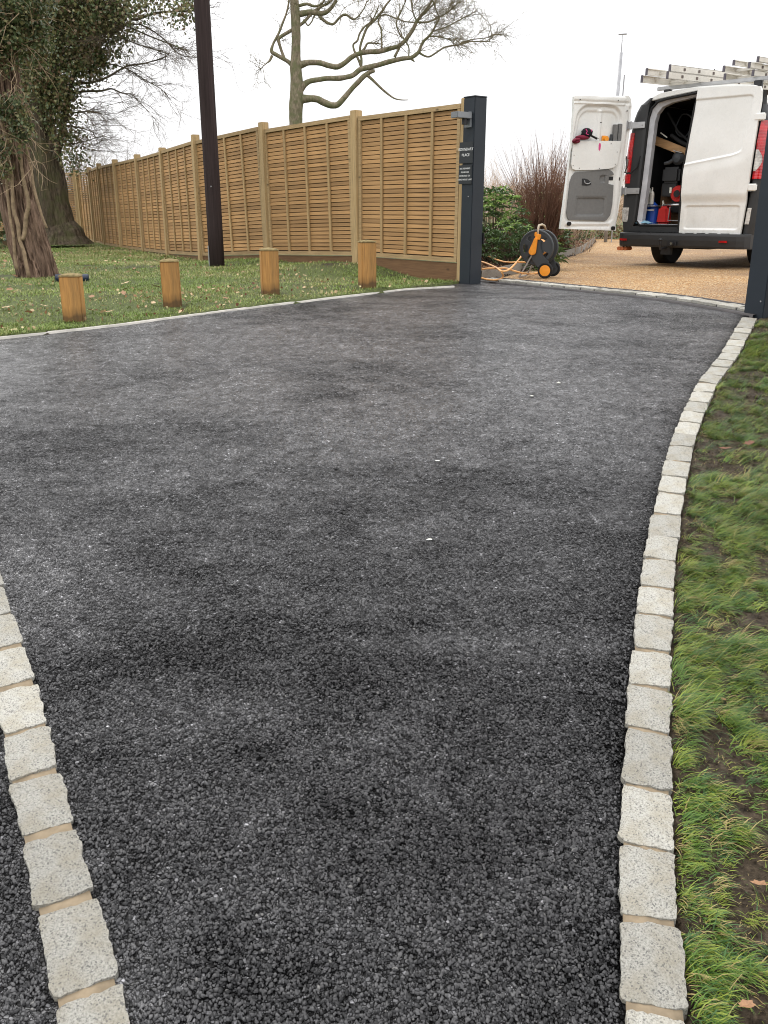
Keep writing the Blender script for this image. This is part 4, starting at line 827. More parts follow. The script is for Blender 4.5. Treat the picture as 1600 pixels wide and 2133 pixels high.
def leafy_mass(name, boxes, n, size, mats, probs, seed, label=None, cat=None, kind=None):
    rs = np.random.RandomState(seed); P = []
    for (x0, x1, y0, y1, z0, z1, w) in boxes:
        k = int(n * w); q = rs.rand(k, 3); q[:, 0] = x0 + (x1 - x0) * q[:, 0]; q[:, 1] = y0 + (y1 - y0) * q[:, 1]; top = z0 + (z1 - z0) * (.7 + .3 * vnoise(q[:, 0], q[:, 1], .6, seed) + .12 * vnoise(q[:, 0], q[:, 1], 2.5, seed + 1)); q[:, 2] = z0 + (top - z0) * q[:, 2] ** .8; P.append(q)
    P = np.concatenate(P); o = leaf_cloud(name, P, size, mats, None, seed, probs); 
    if 'kind' in o and not kind: del o['kind']
    return tag(o, label, cat, kind=kind)
leafy_mass('distant_trees', [(-90, 90, 80, 92, .5, 4.2, 1)], 60000, .24, [MT['paletwig'], MT['ivy2'], MT['ivy3']], [.5, .25, .25], 41, 'far line of winter trees closing the horizon beyond the gardens', 'trees', 'stuff')
leafy_mass('dark_shrubbery', [(-14, -7.6, 17.5, 20, .6, 2.5, .6), (-14.5, -9.4, 13, 16, .5, 1.7, .4)], 16000, .09, [MT['ivy'], MT['ivy2'], MT['ivy3']], [.6, .25, .15], 43, 'dark evergreen shrubbery at the left edge behind the big pine trunk', 'shrub')
rf = empty('rail_fence', (-6.4, 13.6, .62), R(25), 'grey post and rail fence low at the left edge behind the pine', 'fence')
for z in (.42, .78):
    b = MB(); b.box((-.9, 0, z), (2.8, .035, .09)); b.build('rail', MT['timber'], rf, bevel=.004)
for x in (-2.2, .45):
    b = MB(); b.box((x, .05, .45), (.10, .09, 1.1)); b.build('fence_post', MT['timber'], rf, bevel=.004)

# ------------------------------------------------------------------ grass
def blades(name, XY, L, Wd, az, lift, mats, mi, segs=4, droop=1.0, zf=ground_z, seed=0, label=None):
    rs = np.random.RandomState(seed); n = len(XY); Z = zf(XY[:, 0], XY[:, 1]) - .003
    d = np.stack([np.cos(az), np.sin(az)], 1); side = np.stack([-d[:, 1], d[:, 0]], 1)
    V = np.zeros((n, 2 * segs + 1, 3)); el = lift.copy(); p = np.zeros((n, 2)); h = np.zeros(n)
    for s in range(segs + 1):
        w = Wd * (1 - (s / segs) ** 1.6) * .5
        c = np.stack([XY[:, 0] + d[:, 0] * p[:, 0] + side[:, 0] * p[:, 1], XY[:, 1] + d[:, 1] * p[:, 0] + side[:, 1] * p[:, 1], Z + np.maximum(h, .001)], 1)
        if s < segs:
            V[:, 2 * s, :] = c; V[:, 2 * s + 1, :] = c
            V[:, 2 * s, :2] -= side * w[:, None]; V[:, 2 * s + 1, :2] += side * w[:, None]
        else: V[:, 2 * s, :] = c
        st = L / segs; p[:, 0] += np.cos(el) * st; h += np.sin(el) * st; el = el - droop * rs.uniform(.25, .7, n) * (4 / segs) * .8; el = np.where(h < .004, np.maximum(el, .02), el)
        p[:, 1] += rs.normal(0, .06, n) * st
    k = 2 * segs + 1; base = np.arange(n)[:, None] * k
    quads = np.concatenate([base + np.array([2 * s, 2 * s + 1, 2 * s + 3, 2 * s + 2]) for s in range(segs - 1)], 0).reshape(-1, 4) if segs > 1 else np.zeros((0, 4), int)
    tris = base + np.array([2 * segs - 2, 2 * segs - 1, 2 * segs])
    Ft = np.concatenate([quads[:, [0, 1, 2]], quads[:, [0, 2, 3]], tris]); mif = np.concatenate([np.tile(mi, segs - 1)] * 2 + [mi]) if segs > 1 else mi
    o = np_mesh(name, V.reshape(-1, 3), Ft, mats, mi=mif); tag(o, label, 'grass', kind='stuff'); return o
rs = np.random.RandomState(17)
# right verge: long combed tufts
N1 = 8600; y = rs.uniform(.75, 7.0, N1); y = .75 + (y - .75) ** 1.0; x = np.interp(y, xr_y, xr_x) + .112 + np.abs(rs.normal(0, .42, N1)) * np.clip(.35 + y * .16, .3, 1.2)
dens = vnoise(x, y, 5.5, 61, 2) + .5 * vnoise(x, y, 1.7, 64, 2); edge = x - np.interp(y, xr_y, xr_x) - .112
keep = (dens > np.interp(y, [2.2, 3.2], [.12, -.08])) | ((edge < .04) & (dens > -.22)) | (rs.rand(N1) < .10); keep &= (y < 6.55) | (x < 2.78)
keep &= ~((y > 6.0) & (dens < .12))
x, y = x[keep], y[keep]; nt_ = len(x); per = rs.randint(9, 26, nt_); tid = np.repeat(np.arange(nt_), per); nb = len(tid)
taz = R(-22) + rs.normal(0, .38, nt_) + .5 * vnoise(x, y, 2.2, 66, 2); tl_ = rs.uniform(.045, .105, nt_) * np.clip(.75 + .5 * vnoise(x, y, 3, 67), .5, 1.4)
XY = np.stack([x[tid] + rs.normal(0, .009, nb), y[tid] + rs.normal(0, .011, nb)], 1)
xe = np.interp(XY[:, 1], xr_y, xr_x) + .108; XY[:, 0] = np.maximum(XY[:, 0], xe)
tm = rs.choice(4, nt_, p=[.40, .22, .06, .32]); mi_ = np.where(rs.rand(nb) < .82, tm[tid], rs.choice(4, nb, p=[.28, .30, .30, .12]))
stray = rs.rand(nb) < .06
blades('verge_grass', XY, tl_[tid] * rs.uniform(.4, 1.15, nb), rs.uniform(.0014, .0030, nb), taz[tid] + rs.normal(0, .22, nb) + np.where(stray, rs.normal(0, 1.2, nb), 0), rs.uniform(.35, 1.3, nb), [MT['grassA'], MT['grassB'], MT['grassC'], MT['grassD']], mi_, 4, 1.0, seed=3, label='long wet combed grass on the muddy verge right of the setts')
print('verge blades', nb)
N3 = 30000; y = rs.uniform(.8, 7.2, N3); e3 = np.abs(rs.normal(0, .5, N3)) * np.clip(.3 + y * .16, .3, 1.2); x = np.interp(y, xr_y, xr_x) + .108 + e3; kk = (rs.rand(N3) < np.clip(.35 + vnoise(x, y, 8, 62, 3), .06, 1)) & ((y < 6.55) | (x < 2.78)); x, y = x[kk], y[kk]; nb = len(x)
blades('verge_moss_grass', np.stack([x, y], 1), rs.uniform(.010, .028, nb), rs.uniform(.0010, .0020, nb), rs.uniform(0, 6.28, nb), rs.uniform(.1, 1.2, nb), [MT['grassA'], MT['grassB'], MT['grassC'], MT['grassD']], rs.choice(4, nb, p=[.26, .30, .28, .16]), 2, .8, seed=8, label='short thin grass and moss between the tufts of the right verge')
N4 = 16000; y = rs.uniform(.8, 6.5, N4); x = np.interp(y, xr_y, xr_x) + .103 + np.abs(rs.normal(0, .4, N4)) * np.clip(.3 + y * .15, .3, 1.1); a3 = rs.normal(size=(N4, 3, 3)); cc = np.stack([x, y, ground_z(x, y) + .002], 1); sz = (.0022 + .0065 * rs.rand(N4) ** 4)[:, None]
tet = np.array([[1, 0, -.4], [-.5, .87, -.4], [-.5, -.87, -.4], [.2, .1, .8]]); ang = rs.uniform(0, 6.28, N4); rot = np.stack([np.cos(ang), -np.sin(ang), np.sin(ang), np.cos(ang)], 1).reshape(-1, 2, 2)
TV = np.repeat(tet[None], N4, 0) * (1 + .3 * rs.normal(size=(N4, 4, 1))); TV[..., :2] = np.einsum('nij,nkj->nki', rot, TV[..., :2]); TV = TV * sz[:, None] + cc[:, None]
FB = np.array([[0, 1, 3], [1, 2, 3], [2, 0, 3]]); Fc = (np.arange(N4)[:, None, None] * 4 + FB[None]).reshape(-1, 3); tag(np_mesh('soil_crumbs', TV.reshape(-1, 3), Fc, MT['mud']), 'dark soil crumbs scattered over the bare patches of the right verge', 'soil', kind='stuff')
# left lawn: short turf
N2 = 380000; y = 5.2 + 19 * rs.rand(N2) ** 1.75; x = rs.uniform(-1, 1, N2); xL = -(.46 * y + 1.2); xR = np.interp(y, LEy, LEx) - .035; fx = np.interp(y, [p[1] for p in FP], [p[0] for p in FP]); xR = np.where(y > 9.3, np.minimum(xR, fx - .03), xR)
x = xL + (xR - xL) * rs.rand(N2); d1 = vnoise(x, y, 1.2, 71, 3) + .6 * vnoise(x, y, 6, 74, 2)
keep = (rs.rand(N2) < np.clip(.62 + d1 * 1.1, .12, 1)) & (rs.rand(N2) < np.clip(1.35 - y / 26, .3, 1)) & (np.hypot(x + 4.05, y - 10.35) > .36) & (x < xR - .004)
x, y = x[keep], y[keep]; nb = len(x); dd = vnoise(x, y, 1.6, 77, 3) + rs.normal(0, .35, nb); mi_ = np.where(dd > .62, 2, np.where(dd > .12, 1, 0))
blades('lawn_grass', np.stack([x, y], 1), rs.uniform(.018, .045, nb) * np.clip(.8 + y / 30, .8, 1.5), rs.uniform(.0035, .006, nb) * (.7 + y / 16), rs.uniform(0, 6.28, nb), rs.uniform(.3, 1.3, nb), [MT['lawnA'], MT['lawnB'], MT['lawnC']], mi_, 2, .8, seed=5, label='short damp winter lawn between the drive and the wooden fence')
print('lawn blades', nb)
rsf = np.random.RandomState(19); nf = 4400; y = 5.6 + 18 * rsf.rand(nf) ** 1.5; xL = -(.45 * y + .8); xR = np.interp(y, LEy, LEx) - .1; xR = np.where(y > 9.3, np.minimum(xR, np.interp(y, [p[1] for p in FP], [p[0] for p in FP]) - .05), xR); x = xL + (xR - xL) * rsf.rand(nf)
kk = (rsf.rand(nf) < np.clip(.45 + vnoise(x, y, .9, 97, 2), .08, 1)); x, y = x[kk], y[kk]
tag(leaf_cloud('lawn_leaf_flecks', np.stack([x, y, ground_z(x, y) + .010 + .010 * rsf.rand(len(x))], 1), .026, [MT['dead2'], MT['dead'], MT['dead3'], MT['lawnC']], None, 98, [.34, .22, .18, .26]), 'small scraps of dry leaf scattered through the lawn grass', 'leaf scraps')

# ------------------------------------------------------------------ fallen leaves
def leaf_mesh(seed, mat):
    r = random.Random(seed); V = [(0, 0, .004)]; n = 14
    for k in range(n):
        a = 2 * math.pi * k / n; rr = (.5 if k % 2 else .36) * (1 + .25 * r.uniform(-1, 1)); x = math.cos(a) * rr; y = math.sin(a) * rr * .62; V.append((x, y, .22 * x * x + .35 * abs(y) * r.uniform(.2, 1) + .02 * r.random()))
    V += [(-.5, 0, .02), (-.72, .03, .06), (-.72, .05, .06)]
    F2 = [(0, 1 + k, 1 + (k + 1) % n) for k in range(n)] + [(15, 16, 17)]
    me = bpy.data.meshes.new('fallen_leaf'); me.from_pydata(V, [], F2); me.materials.append(mat); return me
LM_ = [leaf_mesh(i, MT[m]) for i, m in enumerate(['dead', 'dead2', 'dead2', 'dead', 'dead3', 'dead2'])]
def leaf(x, y, s, k, label, group=None):
    o = bpy.data.objects.new('fallen_leaf', LM_[k]); C.objects.link(o); o.scale = (s, s, s); o.location = (x, y, gz(x, y) + .022)
    o.rotation_euler = (R(rng.uniform(-22, 22)), R(rng.uniform(-22, 22)), rng.uniform(0, 6.28)); tag(o, label, 'leaf', group); return o
for (px, py, s, k) in [(215, 652, .09, 1), (226, 590, .1, 1), (262, 588, .10, 1), (258, 617, .08, 0), (192, 622, .09, 3), (216, 641, .07, 1), (228, 652, .09, 1), (190, 650, .08, 3), (325, 602, .10, 4), (322, 567, .07, 1), (395, 615, .07, 1), (415, 605, .07, 0), (393, 632, .08, 1), (310, 624, .07, 3), (320, 636, .07, 1), (14, 645, .09, 1), (92, 640, .07, 1), (60, 655, .08, 3), (435, 620, .07, 1),
        (258, 610, .08, 4), (20, 600, .08, 3), (60, 590, .07, 0), (90, 614, .07, 1), (30, 570, .08, 3), (10, 540, .09, 3), (160, 540, .07, 3), (340, 560, .06, 1), (507, 570, .07, 3), (520, 605, .07, 3), (240, 545, .07, 1), (280, 560, .06, 3), (850, 571, .05, 1), (440, 575, .06, 1), (470, 625, .06, 3), (690, 572, .05, 4)]:
    p = G(px, py, .02 if py > 600 else .05); leaf(p.x, p.y, s, k, 'curled brown fallen leaf lying on the lawn left of the drive', 'fallen leaves on the lawn')
for _ in range(80):
    y = rng.uniform(6.5, 20); x = rng.uniform(-(.43 * y + .3), float(np.interp(y, [6, 9.3, 9.5, 24], [-2.9, .3, .6, -8.2])) - .3); leaf(x, y, rng.uniform(.04, .075), rng.choice([0, 1, 3, 3, 4]), 'curled brown fallen leaf lying on the lawn left of the drive', 'fallen leaves on the lawn')
for (px, py, s, k, lb) in [(1584, 1846, .042, 0, 'orange brown curled leaf on the muddy verge at the right edge of the picture'), (1555, 2105, .035, 3, 'small torn brown leaf low in the verge grass, bottom right'), (1552, 1132, .035, 3, 'tan leaf lying in the verge grass, upper of the two near the right edge'), (1560, 930, .055, 4, 'brown leaf on the verge beside a dark muddy hollow'), (1510, 940, .05, 4, 'dark curled leaf on the verge close to the setts'), (1508, 1452, .015, 0, 'tiny pinkish pebble like leaf scrap on bare mud')]:
    p = G(px, py, .01); leaf(p.x, p.y, s, k, lb)

# ------------------------------------------------------------------ planting bed beyond the gate
eb = [(float(a), float(b)) for a, b in zip(EDx, EDy)]
V = []; pts = [Vector((x, y, 0)) for x, y in eb]; cum = [0]
for i in range(1, len(pts)): cum.append(cum[-1] + (pts[i] - pts[i - 1]).length)
P_ = lambda s: Vector((np.interp(s, cum, [p.x for p in pts]), np.interp(s, cum, [p.y for p in pts]), 0))
S = np.arange(0, cum[-1], .2)
for s in S:
    p = P_(s); d = (P_(s + .2) - P_(max(0, s - .2))).normalized(); nr = Vector((d.y, -d.x, 0)); 
    for w, dz in ((-.045, -.1), (-.045, .095), (0, .10), (0, -.1)): q = p + nr * w; V.append((q.x, q.y, T(q.y) + dz + .004 * mnoise.noise(q * 3)))
k = 4; F2 = [(i * k + j, i * k + j + 1, (i + 1) * k + j + 1, (i + 1) * k + j) for i in range(len(S) - 1) for j in range(3)]
tag(np_mesh('timber_edging', V, F2, MT['timber']), kind='structure')

def whorl(mb, c, n, L, w, rg, up=.5, mi=0):
    for k in range(n):
        a = 6.28 * k / n + rg.uniform(-.3, .3); e = rg.uniform(-.2, .9) * up
        d = Vector((math.cos(a) * math.cos(e), math.sin(a) * math.cos(e), math.sin(e))); sd_ = Vector((-math.sin(a), math.cos(a), 0)) * w * .5; l = L * rg.uniform(.7, 1.15)
        p1 = c + d * l * .5 + Vector((0, 0, .02 * l)); p2 = c + d * l + Vector((0, 0, -.30 * l))
        n0 = len(mb.v); mb.v += [tuple(c), tuple(p1 - sd_), tuple(p2), tuple(p1 + sd_)]; mb.f += [(n0, n0 + 1, n0 + 2), (n0, n0 + 2, n0 + 3)]; mb.m += [mi, mi]
def leafy_shrub(name, x, y, r, h, n, label, seed, L=.11, w=.026, fresh=.25, cat='shrub', spread=(1, 1)):
    rg = random.Random(seed); z = gz(x, y); root = empty(name, (x, y, z), 0, label, cat); mb = MB(); st = MB()
    for k in range(n):
        a = rg.uniform(0, 6.28); q = rg.random() ** .5; zz = h * rg.uniform(.12, 1) ; rad = r * q * math.sqrt(max(.05, 1 - (zz / h - .35) ** 2 * 1.6))
        c = Vector((math.cos(a) * rad * spread[0], math.sin(a) * rad * spread[1], zz + .05 * mnoise.noise(Vector((a * 2, zz * 3, seed)))))
        whorl(mb, c, rg.randint(6, 9), L, w, rg, .9, 1 if (rg.random() < fresh * (.3 + 1.6 * zz / h)) else 0)
        if k % 3 == 0: st.tube([(c.x * .25, c.y * .25, -.02), (c.x * .7, c.y * .7, c.z * .5), tuple(c)], [.009, .006, .003], 4, cap=False)
    tag(mb.build('leaves', [MT['rhod'], MT['rhod2']], root), kind='stuff'); st.build('stems', MT['twig'], root); return root
leafy_shrub('evergreen_shrub', 1.52, 12.6, .46, .95, 210, 'green evergreen shrub with long narrow leaves right beside the left gatepost', 51)
leafy_shrub('evergreen_shrub', 1.62, 11.8, .40, .50, 120, 'low dark evergreen shrub in front of the taller one, left of the hose reel', 52, .09, .022, .08)
leafy_shrub('narrow_leaf_plant', 2.02, 11.5, .20, .42, 50, 'small greyish narrow leaved plant directly behind the hose reel', 53, .12, .014, .12, 'plant')
leafy_shrub('round_leaf_shrub', 2.55, 15.0, .45, .95, 130, 'loose green shrub between the red stemmed bush and the open van door', 54, .09, .04, .4)
leafy_shrub('low_ground_shrub', 2.75, 15.9, .55, .45, 150, 'low mottled shrub under the open van door by the timber edging', 55, .06, .028, .25)
leafy_shrub('dusty_shrub', 3.55, 18.6, .7, .5, 130, 'low shrub farthest along the timber edging behind the open van door', 56, .07, .03, .3)
leafy_shrub('green_clump', 2.42, 14.0, .10, .12, 14, 'tiny green plant growing beside the timber edging', 57, .06, .02, .6, 'plant')
# red stemmed bush
rb = empty('red_stem_bush', (2.32, 13.9, gz(2.32, 13.9)), 0, 'tall bare bush of red brown upright stems behind the hose reel', 'bush'); mb = MB(); rg = random.Random(61)
for k in range(185):
    a = rg.uniform(0, 6.28); q = rg.random() ** .6; lean = .33 * q; b0 = Vector((math.cos(a) * .16 * q, math.sin(a) * .16 * q, 0)); L = rg.uniform(.85, 1.35) * (1 - .18 * q)
    d = Vector((math.cos(a) * lean * 1.1 + .06, math.sin(a) * lean * .8, 1)).normalized()
    twigs(mb, b0, d, L, .0075, 1, rg, .32, 0, 6, 4, .05, .03)
build = mb.build('stems', MT['redtwig'], rb); tag(build, kind='stuff')
pb2 = empty('pale_bush', (3.15, 16.2, gz(3.15, 16.2)), 0, 'pale bare bush standing behind and right of the red stemmed bush', 'bush'); mb = MB()
for k in range(80):
    a = rg.uniform(0, 6.28); q = rg.random() ** .6; b0 = Vector((math.cos(a) * .5 * q, math.sin(a) * .3 * q, 0)); d = Vector((math.cos(a) * .3 * q, math.sin(a) * .3, 1)).normalized()
    twigs(mb, b0, d, rg.uniform(.7, 1.2), .006, 2, rg, .45, 0, 5, 4, .12, .03)
tag(mb.build('stems', MT['paletwig'], pb2), kind='stuff')
# brown ground cover and leaf litter of the bed
rsn = np.random.RandomState(81); q = rsn.rand(5200, 2); yy = 9.9 + q[:, 1] ** 1.3 * 12; xx = np.interp(yy, EDy, EDx) - .08 - q[:, 0] * np.clip((yy - 9) * .28, .2, 2.2)
P3 = np.stack([xx, yy, ground_z(xx, yy) + .012], 1); o = leaf_cloud('leaf_litter', P3, .045, [MT['dead3'], MT['dead'], MT['dead2'], MT['ivy3']], None, 82, [.4, .25, .12, .23]); tag(o, 'dead leaves and bark chips covering the planting bed beyond the gate', 'leaf litter')
rsn = np.random.RandomState(83); q = rsn.rand(5200, 3); yy = 13.2 + q[:, 1] * 4.5; xx = np.interp(yy, EDy, EDx) - .15 - q[:, 0] * 1.0
P3 = np.stack([xx, yy, ground_z(xx, yy) + q[:, 2] * .34], 1); o = leaf_cloud('brown_ground_cover', P3, .06, [MT['dead3'], MT['ivy3'], MT['ivy']], None, 84, [.45, .35, .2]); tag(o, 'dark reddish brown low plants along the timber edging', 'ground cover')

leafy_mass('far_bed_plants', [(4.9, 14, 24.2, 25.4, .6, 1.15, 1)], 5000, .07, [MT['ivy3'], MT['ivy2'], MT['rhod']], [.45, .3, .25], 47, 'low brown and green planting along the far edge of the gravel behind the van', 'plants', 'stuff')
# flue pipe far behind the van
fl = empty('flue_pole', (5.28, 22, .66), 0, 'thin pale metal pole rising far behind the open van door', 'pole')
b = MB(); b.tube([(-.03, 0, 0), (0, 0, 4.05)], [.042, .036], 12); b.build('pole_shaft', MT['steelgrey'], fl, sm=True)
b = MB(); b.tube([(0, 0, 4.05), (0, 0, 4.30)], .010, 6); b.tube([(-.09, 0, 4.41), (.09, 0, 4.42)], .016, 6); b.tube([(0, 0, 4.30), (0, 0, 4.41)], .006, 6); b.build('top_fitting', MT['steelgrey'], fl)
b = MB(); b.tube([(.11, 0, 0), (.11, 0, 3.6)], .014, 8); b.build('side_rod', MT['steelgrey'], fl)

# ------------------------------------------------------------------ van
VL = Vector((3.24, 12.7, .65)); VA = math.atan2(-.7149, .6992)
van = empty('parked_van', VL, VA, 'white panel van on the gravel with one rear door open and ladders on top', 'van')
VM = Matrix.Translation(VL) @ Matrix.Rotation(VA, 4, 'Z')
def VW(u, v, z): return VM @ Vector((u, v, z))
VC = .905
HW = [(.40, .90), (.62, .935), (.9, .945), (1.2, .940), (1.5, .925), (1.75, .90), (1.9, .865), (2.0, .815), (2.06, .75), (2.11, .64), (2.14, .45), (2.155, .2), (2.16, 0)]
def hw(z): return float(np.interp(z, [a for a, b in HW], [b for a, b in HW]))
def section(v, zs=1.0, ws=1.0, zb=.40):
    out = []
    for z, w in HW: zz = zb + (z - .40) * zs; out.append((VC + w * ws, v, zz))
    L_ = [(2 * VC - x, v, z) for x, v, z in out[:-1]][::-1]
    return out + L_
mb = MB(); secs = [section(.10), section(.6), section(2.0), section(3.5), section(3.75, .985), section(4.15, .78, .985), (section(4.45, .50, .965)), section(4.75, .38, .90), section(4.88, .30, .80)]
n = len(secs[0])
for s in secs: mb.v += s
for i in range(len(secs) - 1):
    for j in range(n - 1): mb.f.append((i * n + j, i * n + j + 1, (i + 1) * n + j + 1, (i + 1) * n + j)); mb.m.append(0)
mb.f.append(tuple((len(secs) - 1) * n + j for j in range(n))); mb.m.append(0)
body = mb.build('body', MT['white'], van, sm=True)
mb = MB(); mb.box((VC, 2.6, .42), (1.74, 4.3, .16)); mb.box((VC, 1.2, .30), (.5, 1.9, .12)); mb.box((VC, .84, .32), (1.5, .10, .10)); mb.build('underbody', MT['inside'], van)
# load space
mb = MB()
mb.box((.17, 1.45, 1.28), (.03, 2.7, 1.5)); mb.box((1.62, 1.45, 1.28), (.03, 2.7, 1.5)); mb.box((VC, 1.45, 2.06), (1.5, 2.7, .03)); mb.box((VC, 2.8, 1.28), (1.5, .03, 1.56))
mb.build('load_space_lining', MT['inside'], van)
mb = MB(); mb.box((VC, 1.43, .525), (1.50, 2.74, .03)); mb.build('load_floor', MT['vblack'], van)
# rear corner cladding, swept round the corner; s runs from the inner edge round to the side
def corner(side, z, s, out=0):
    # inner edge u at this height
    ui = float(np.interp(z, [.42, .6, 1.0, 1.9, 2.02, 2.1], [.12, .20, .225, .245, .26, .30])) if side < 0 else float(np.interp(z, [.42, .6, 1.0, 1.9, 2.02, 2.1], [1.70, 1.715, 1.735, 1.752, 1.745, 1.70]))
    uo = VC + side * hw(z); r = .085
    flat = abs(uo - ui) - r; arc = r * 1.57; tail = .05; tot = max(flat, .001) + arc + tail; d = s * tot
    if d < flat: return Vector((ui + side * d, -.012 * min(1, d / .02) - out, z))
    if d < flat + arc:
        a = (d - flat) / r; return Vector((ui + side * (flat + (r + out) * math.sin(a)), -.012 + r - (r + out) * math.cos(a), z))
    return Vector((uo + side * out, -.012 + r + (d - flat - arc), z))
def corner_part(name, side, z0, z1, s0, s1, out, mat, thick=.03, nz=14, ns=10, s0f=None, s1f=None, **k):
    mb = MB(); V0 = []
    for o2 in (out, out - thick):
        for i in range(nz + 1):
            z = z0 + (z1 - z0) * i / nz; a = s0f(i / nz) if s0f else s0; b = s1f(i / nz) if s1f else s1
            for j in range(ns + 1): V0.append(corner(side, z, a + (b - a) * j / ns, o2))
    m = ns + 1; q = (nz + 1) * m; F2 = []
    for i in range(nz):
        for j in range(ns): F2 += [(i * m + j, i * m + j + 1, (i + 1) * m + j + 1, (i + 1) * m + j), (q + i * m + j, q + (i + 1) * m + j, q + (i + 1) * m + j + 1, q + i * m + j + 1)]
        F2 += [(i * m, (i + 1) * m, q + (i + 1) * m, q + i * m), (i * m + ns, q + i * m + ns, q + (i + 1) * m + ns, (i + 1) * m + ns)]
    for j in range(ns): F2 += [(j, q + j, q + j + 1, j + 1), (nz * m + j, nz * m + j + 1, q + nz * m + j + 1, q + nz * m + j)]
    mb.add(V0, F2); return mb.build(name, mat, van, sm=False, **k)
pl_ = corner_part('corner_cladding', -1, .44, 2.09, 0, 1, 0, MT['vblack'], thick=.08, nz=22)
pr_ = corner_part('corner_cladding', 1, .44, 2.06, 0, 1, 0, MT['vblack'], thick=.08, nz=22)
corner_part('tail_lamp', -1, 1.205, 1.685, .42, .86, .014, MT['redlamp'], s0f=lambda t: .44 - .0 * t, s1f=lambda t: .88)
corner_part('lamp_lens', -1, 1.20, 1.365, .56, .86, .020, MT['clearlamp'], nz=6)
corner_part('tail_lamp', -1, 1.065, 1.18, .42, .82, .010, MT['redlamp'], nz=5)
corner_part('reflector_lamp', -1, .58, .76, .34, .74, .010, MT['clearlamp'], nz=5)
corner_part('tail_lamp', 1, 1.08, 1.73, .05, .98, .018, MT['redlamp'], s0f=lambda t: .01 + .10 * max(0, t - .55), nz=18, ns=14)
corner_part('lamp_lens', 1, 1.17, 1.41, .12, .42, .024, MT['clearlamp'], s0f=lambda t: .03, s1f=lambda t: .10 + .30 * math.sin(math.pi * (.06 + .88 * t)), nz=12)
corner_part('reflector_lamp', 1, .56, .75, .0, .25, .010, MT['clearlamp'], nz=5)
for z in (1.77, .985):
    mb = MB(); mb.box((1.752, -.035, z), (.125, .05, .085)); mb.build('hinge_cover', MT['white'], van, bevel=.012, seg=3)
# side trim strip, wheel arches and side window (right side goes out of the picture)
mb = MB(); mb.box((VC + .945, 2.0, .62), (.03, 3.3, .20)); mb.box((VC - .945, 2.0, .62), (.03, 3.3, .20)); mb.build('side_moulding', MT['vblack'], van, bevel=.01)
mb = MB(); mb.add([(VC - .78, 4.02, 1.62), (VC + .78, 4.02, 1.62), (VC + .84, 4.50, 1.22), (VC - .84, 4.50, 1.22)], [(0, 1, 2, 3)]); mb.v = [(a, b + .03, c + .05) for a, b, c in mb.v]; mb.build('windscreen', MT['black'], van)
# white inner edge of the left door opening
def polystrip(name, inner, outer, v0, v1, mat):
    mb = MB(); n = len(inner); V0 = [(x, v0, z) for x, z in outer] + [(x, v0 + .03, z) for x, z in inner] + [(x, v1, z) for x, z in outer] + [(x, v1, z) for x, z in inner]
    F2 = []
    for i in range(n - 1): F2 += [(i, i + 1, n + i + 1, n + i), (2 * n + i, 3 * n + i, 3 * n + i + 1, 2 * n + i + 1), (n + i, n + i + 1, 3 * n + i + 1, 3 * n + i), (i, 2 * n + i, 2 * n + i + 1, i + 1)]
    F2 += [(0, n, 3 * n, 2 * n), (n - 1, 3 * n - 1, 4 * n - 1, 2 * n - 1)]
    mb.add(V0, F2); return mb.build(name, mat, van)
polystrip('door_frame', [(.88, .552), (.31, .552), (.275, .585), (.300, 1.0), (.320, 1.5), (.333, 1.80), (.355, 1.90), (.42, 1.975), (.55, 2.018), (.90, 2.062)],
          [(.88, .53), (.28, .53), (.215, .60), (.240, 1.0), (.262, 1.5), (.275, 1.85), (.305, 1.955), (.375, 2.025), (.50, 2.05), (.90, 2.085)], .012, .12, MT['frame'])
mb = MB(); mb.tube([(.90, -.004, .535), (.27, -.004, .535), (.205, -.004, .60), (.232, -.004, 1.0), (.253, -.004, 1.5), (.268, -.004, 1.86), (.30, -.004, 1.965), (.37, -.004, 2.035), (.50, -.004, 2.06), (.915, -.004, 2.10), (.898, -.03, 1.9), (.842, -.05, 1.2), (.855, -.04, .5)], .014, 6); mb.build('door_seal', MT['rubber'], van)
# roof rear header (white) above the doors, lower sill
mb = MB(); top = [(.26, 2.055), (.34, 2.065), (.50, 2.085), (.92, 2.125), (1.5, 2.115), (1.68, 2.06), (1.60, 2.13), (1.35, 2.158), (VC, 2.17), (.55, 2.152), (.40, 2.138), (.29, 2.10)]
mb.prism(top, .004, .14); mb.build('roof_header', MT['white'], van, bevel=.006)
mb = MB(); mb.box((.50, .06, .485), (.80, .14, .075)); mb.build('door_sill', MT['vblack'], van, bevel=.006)
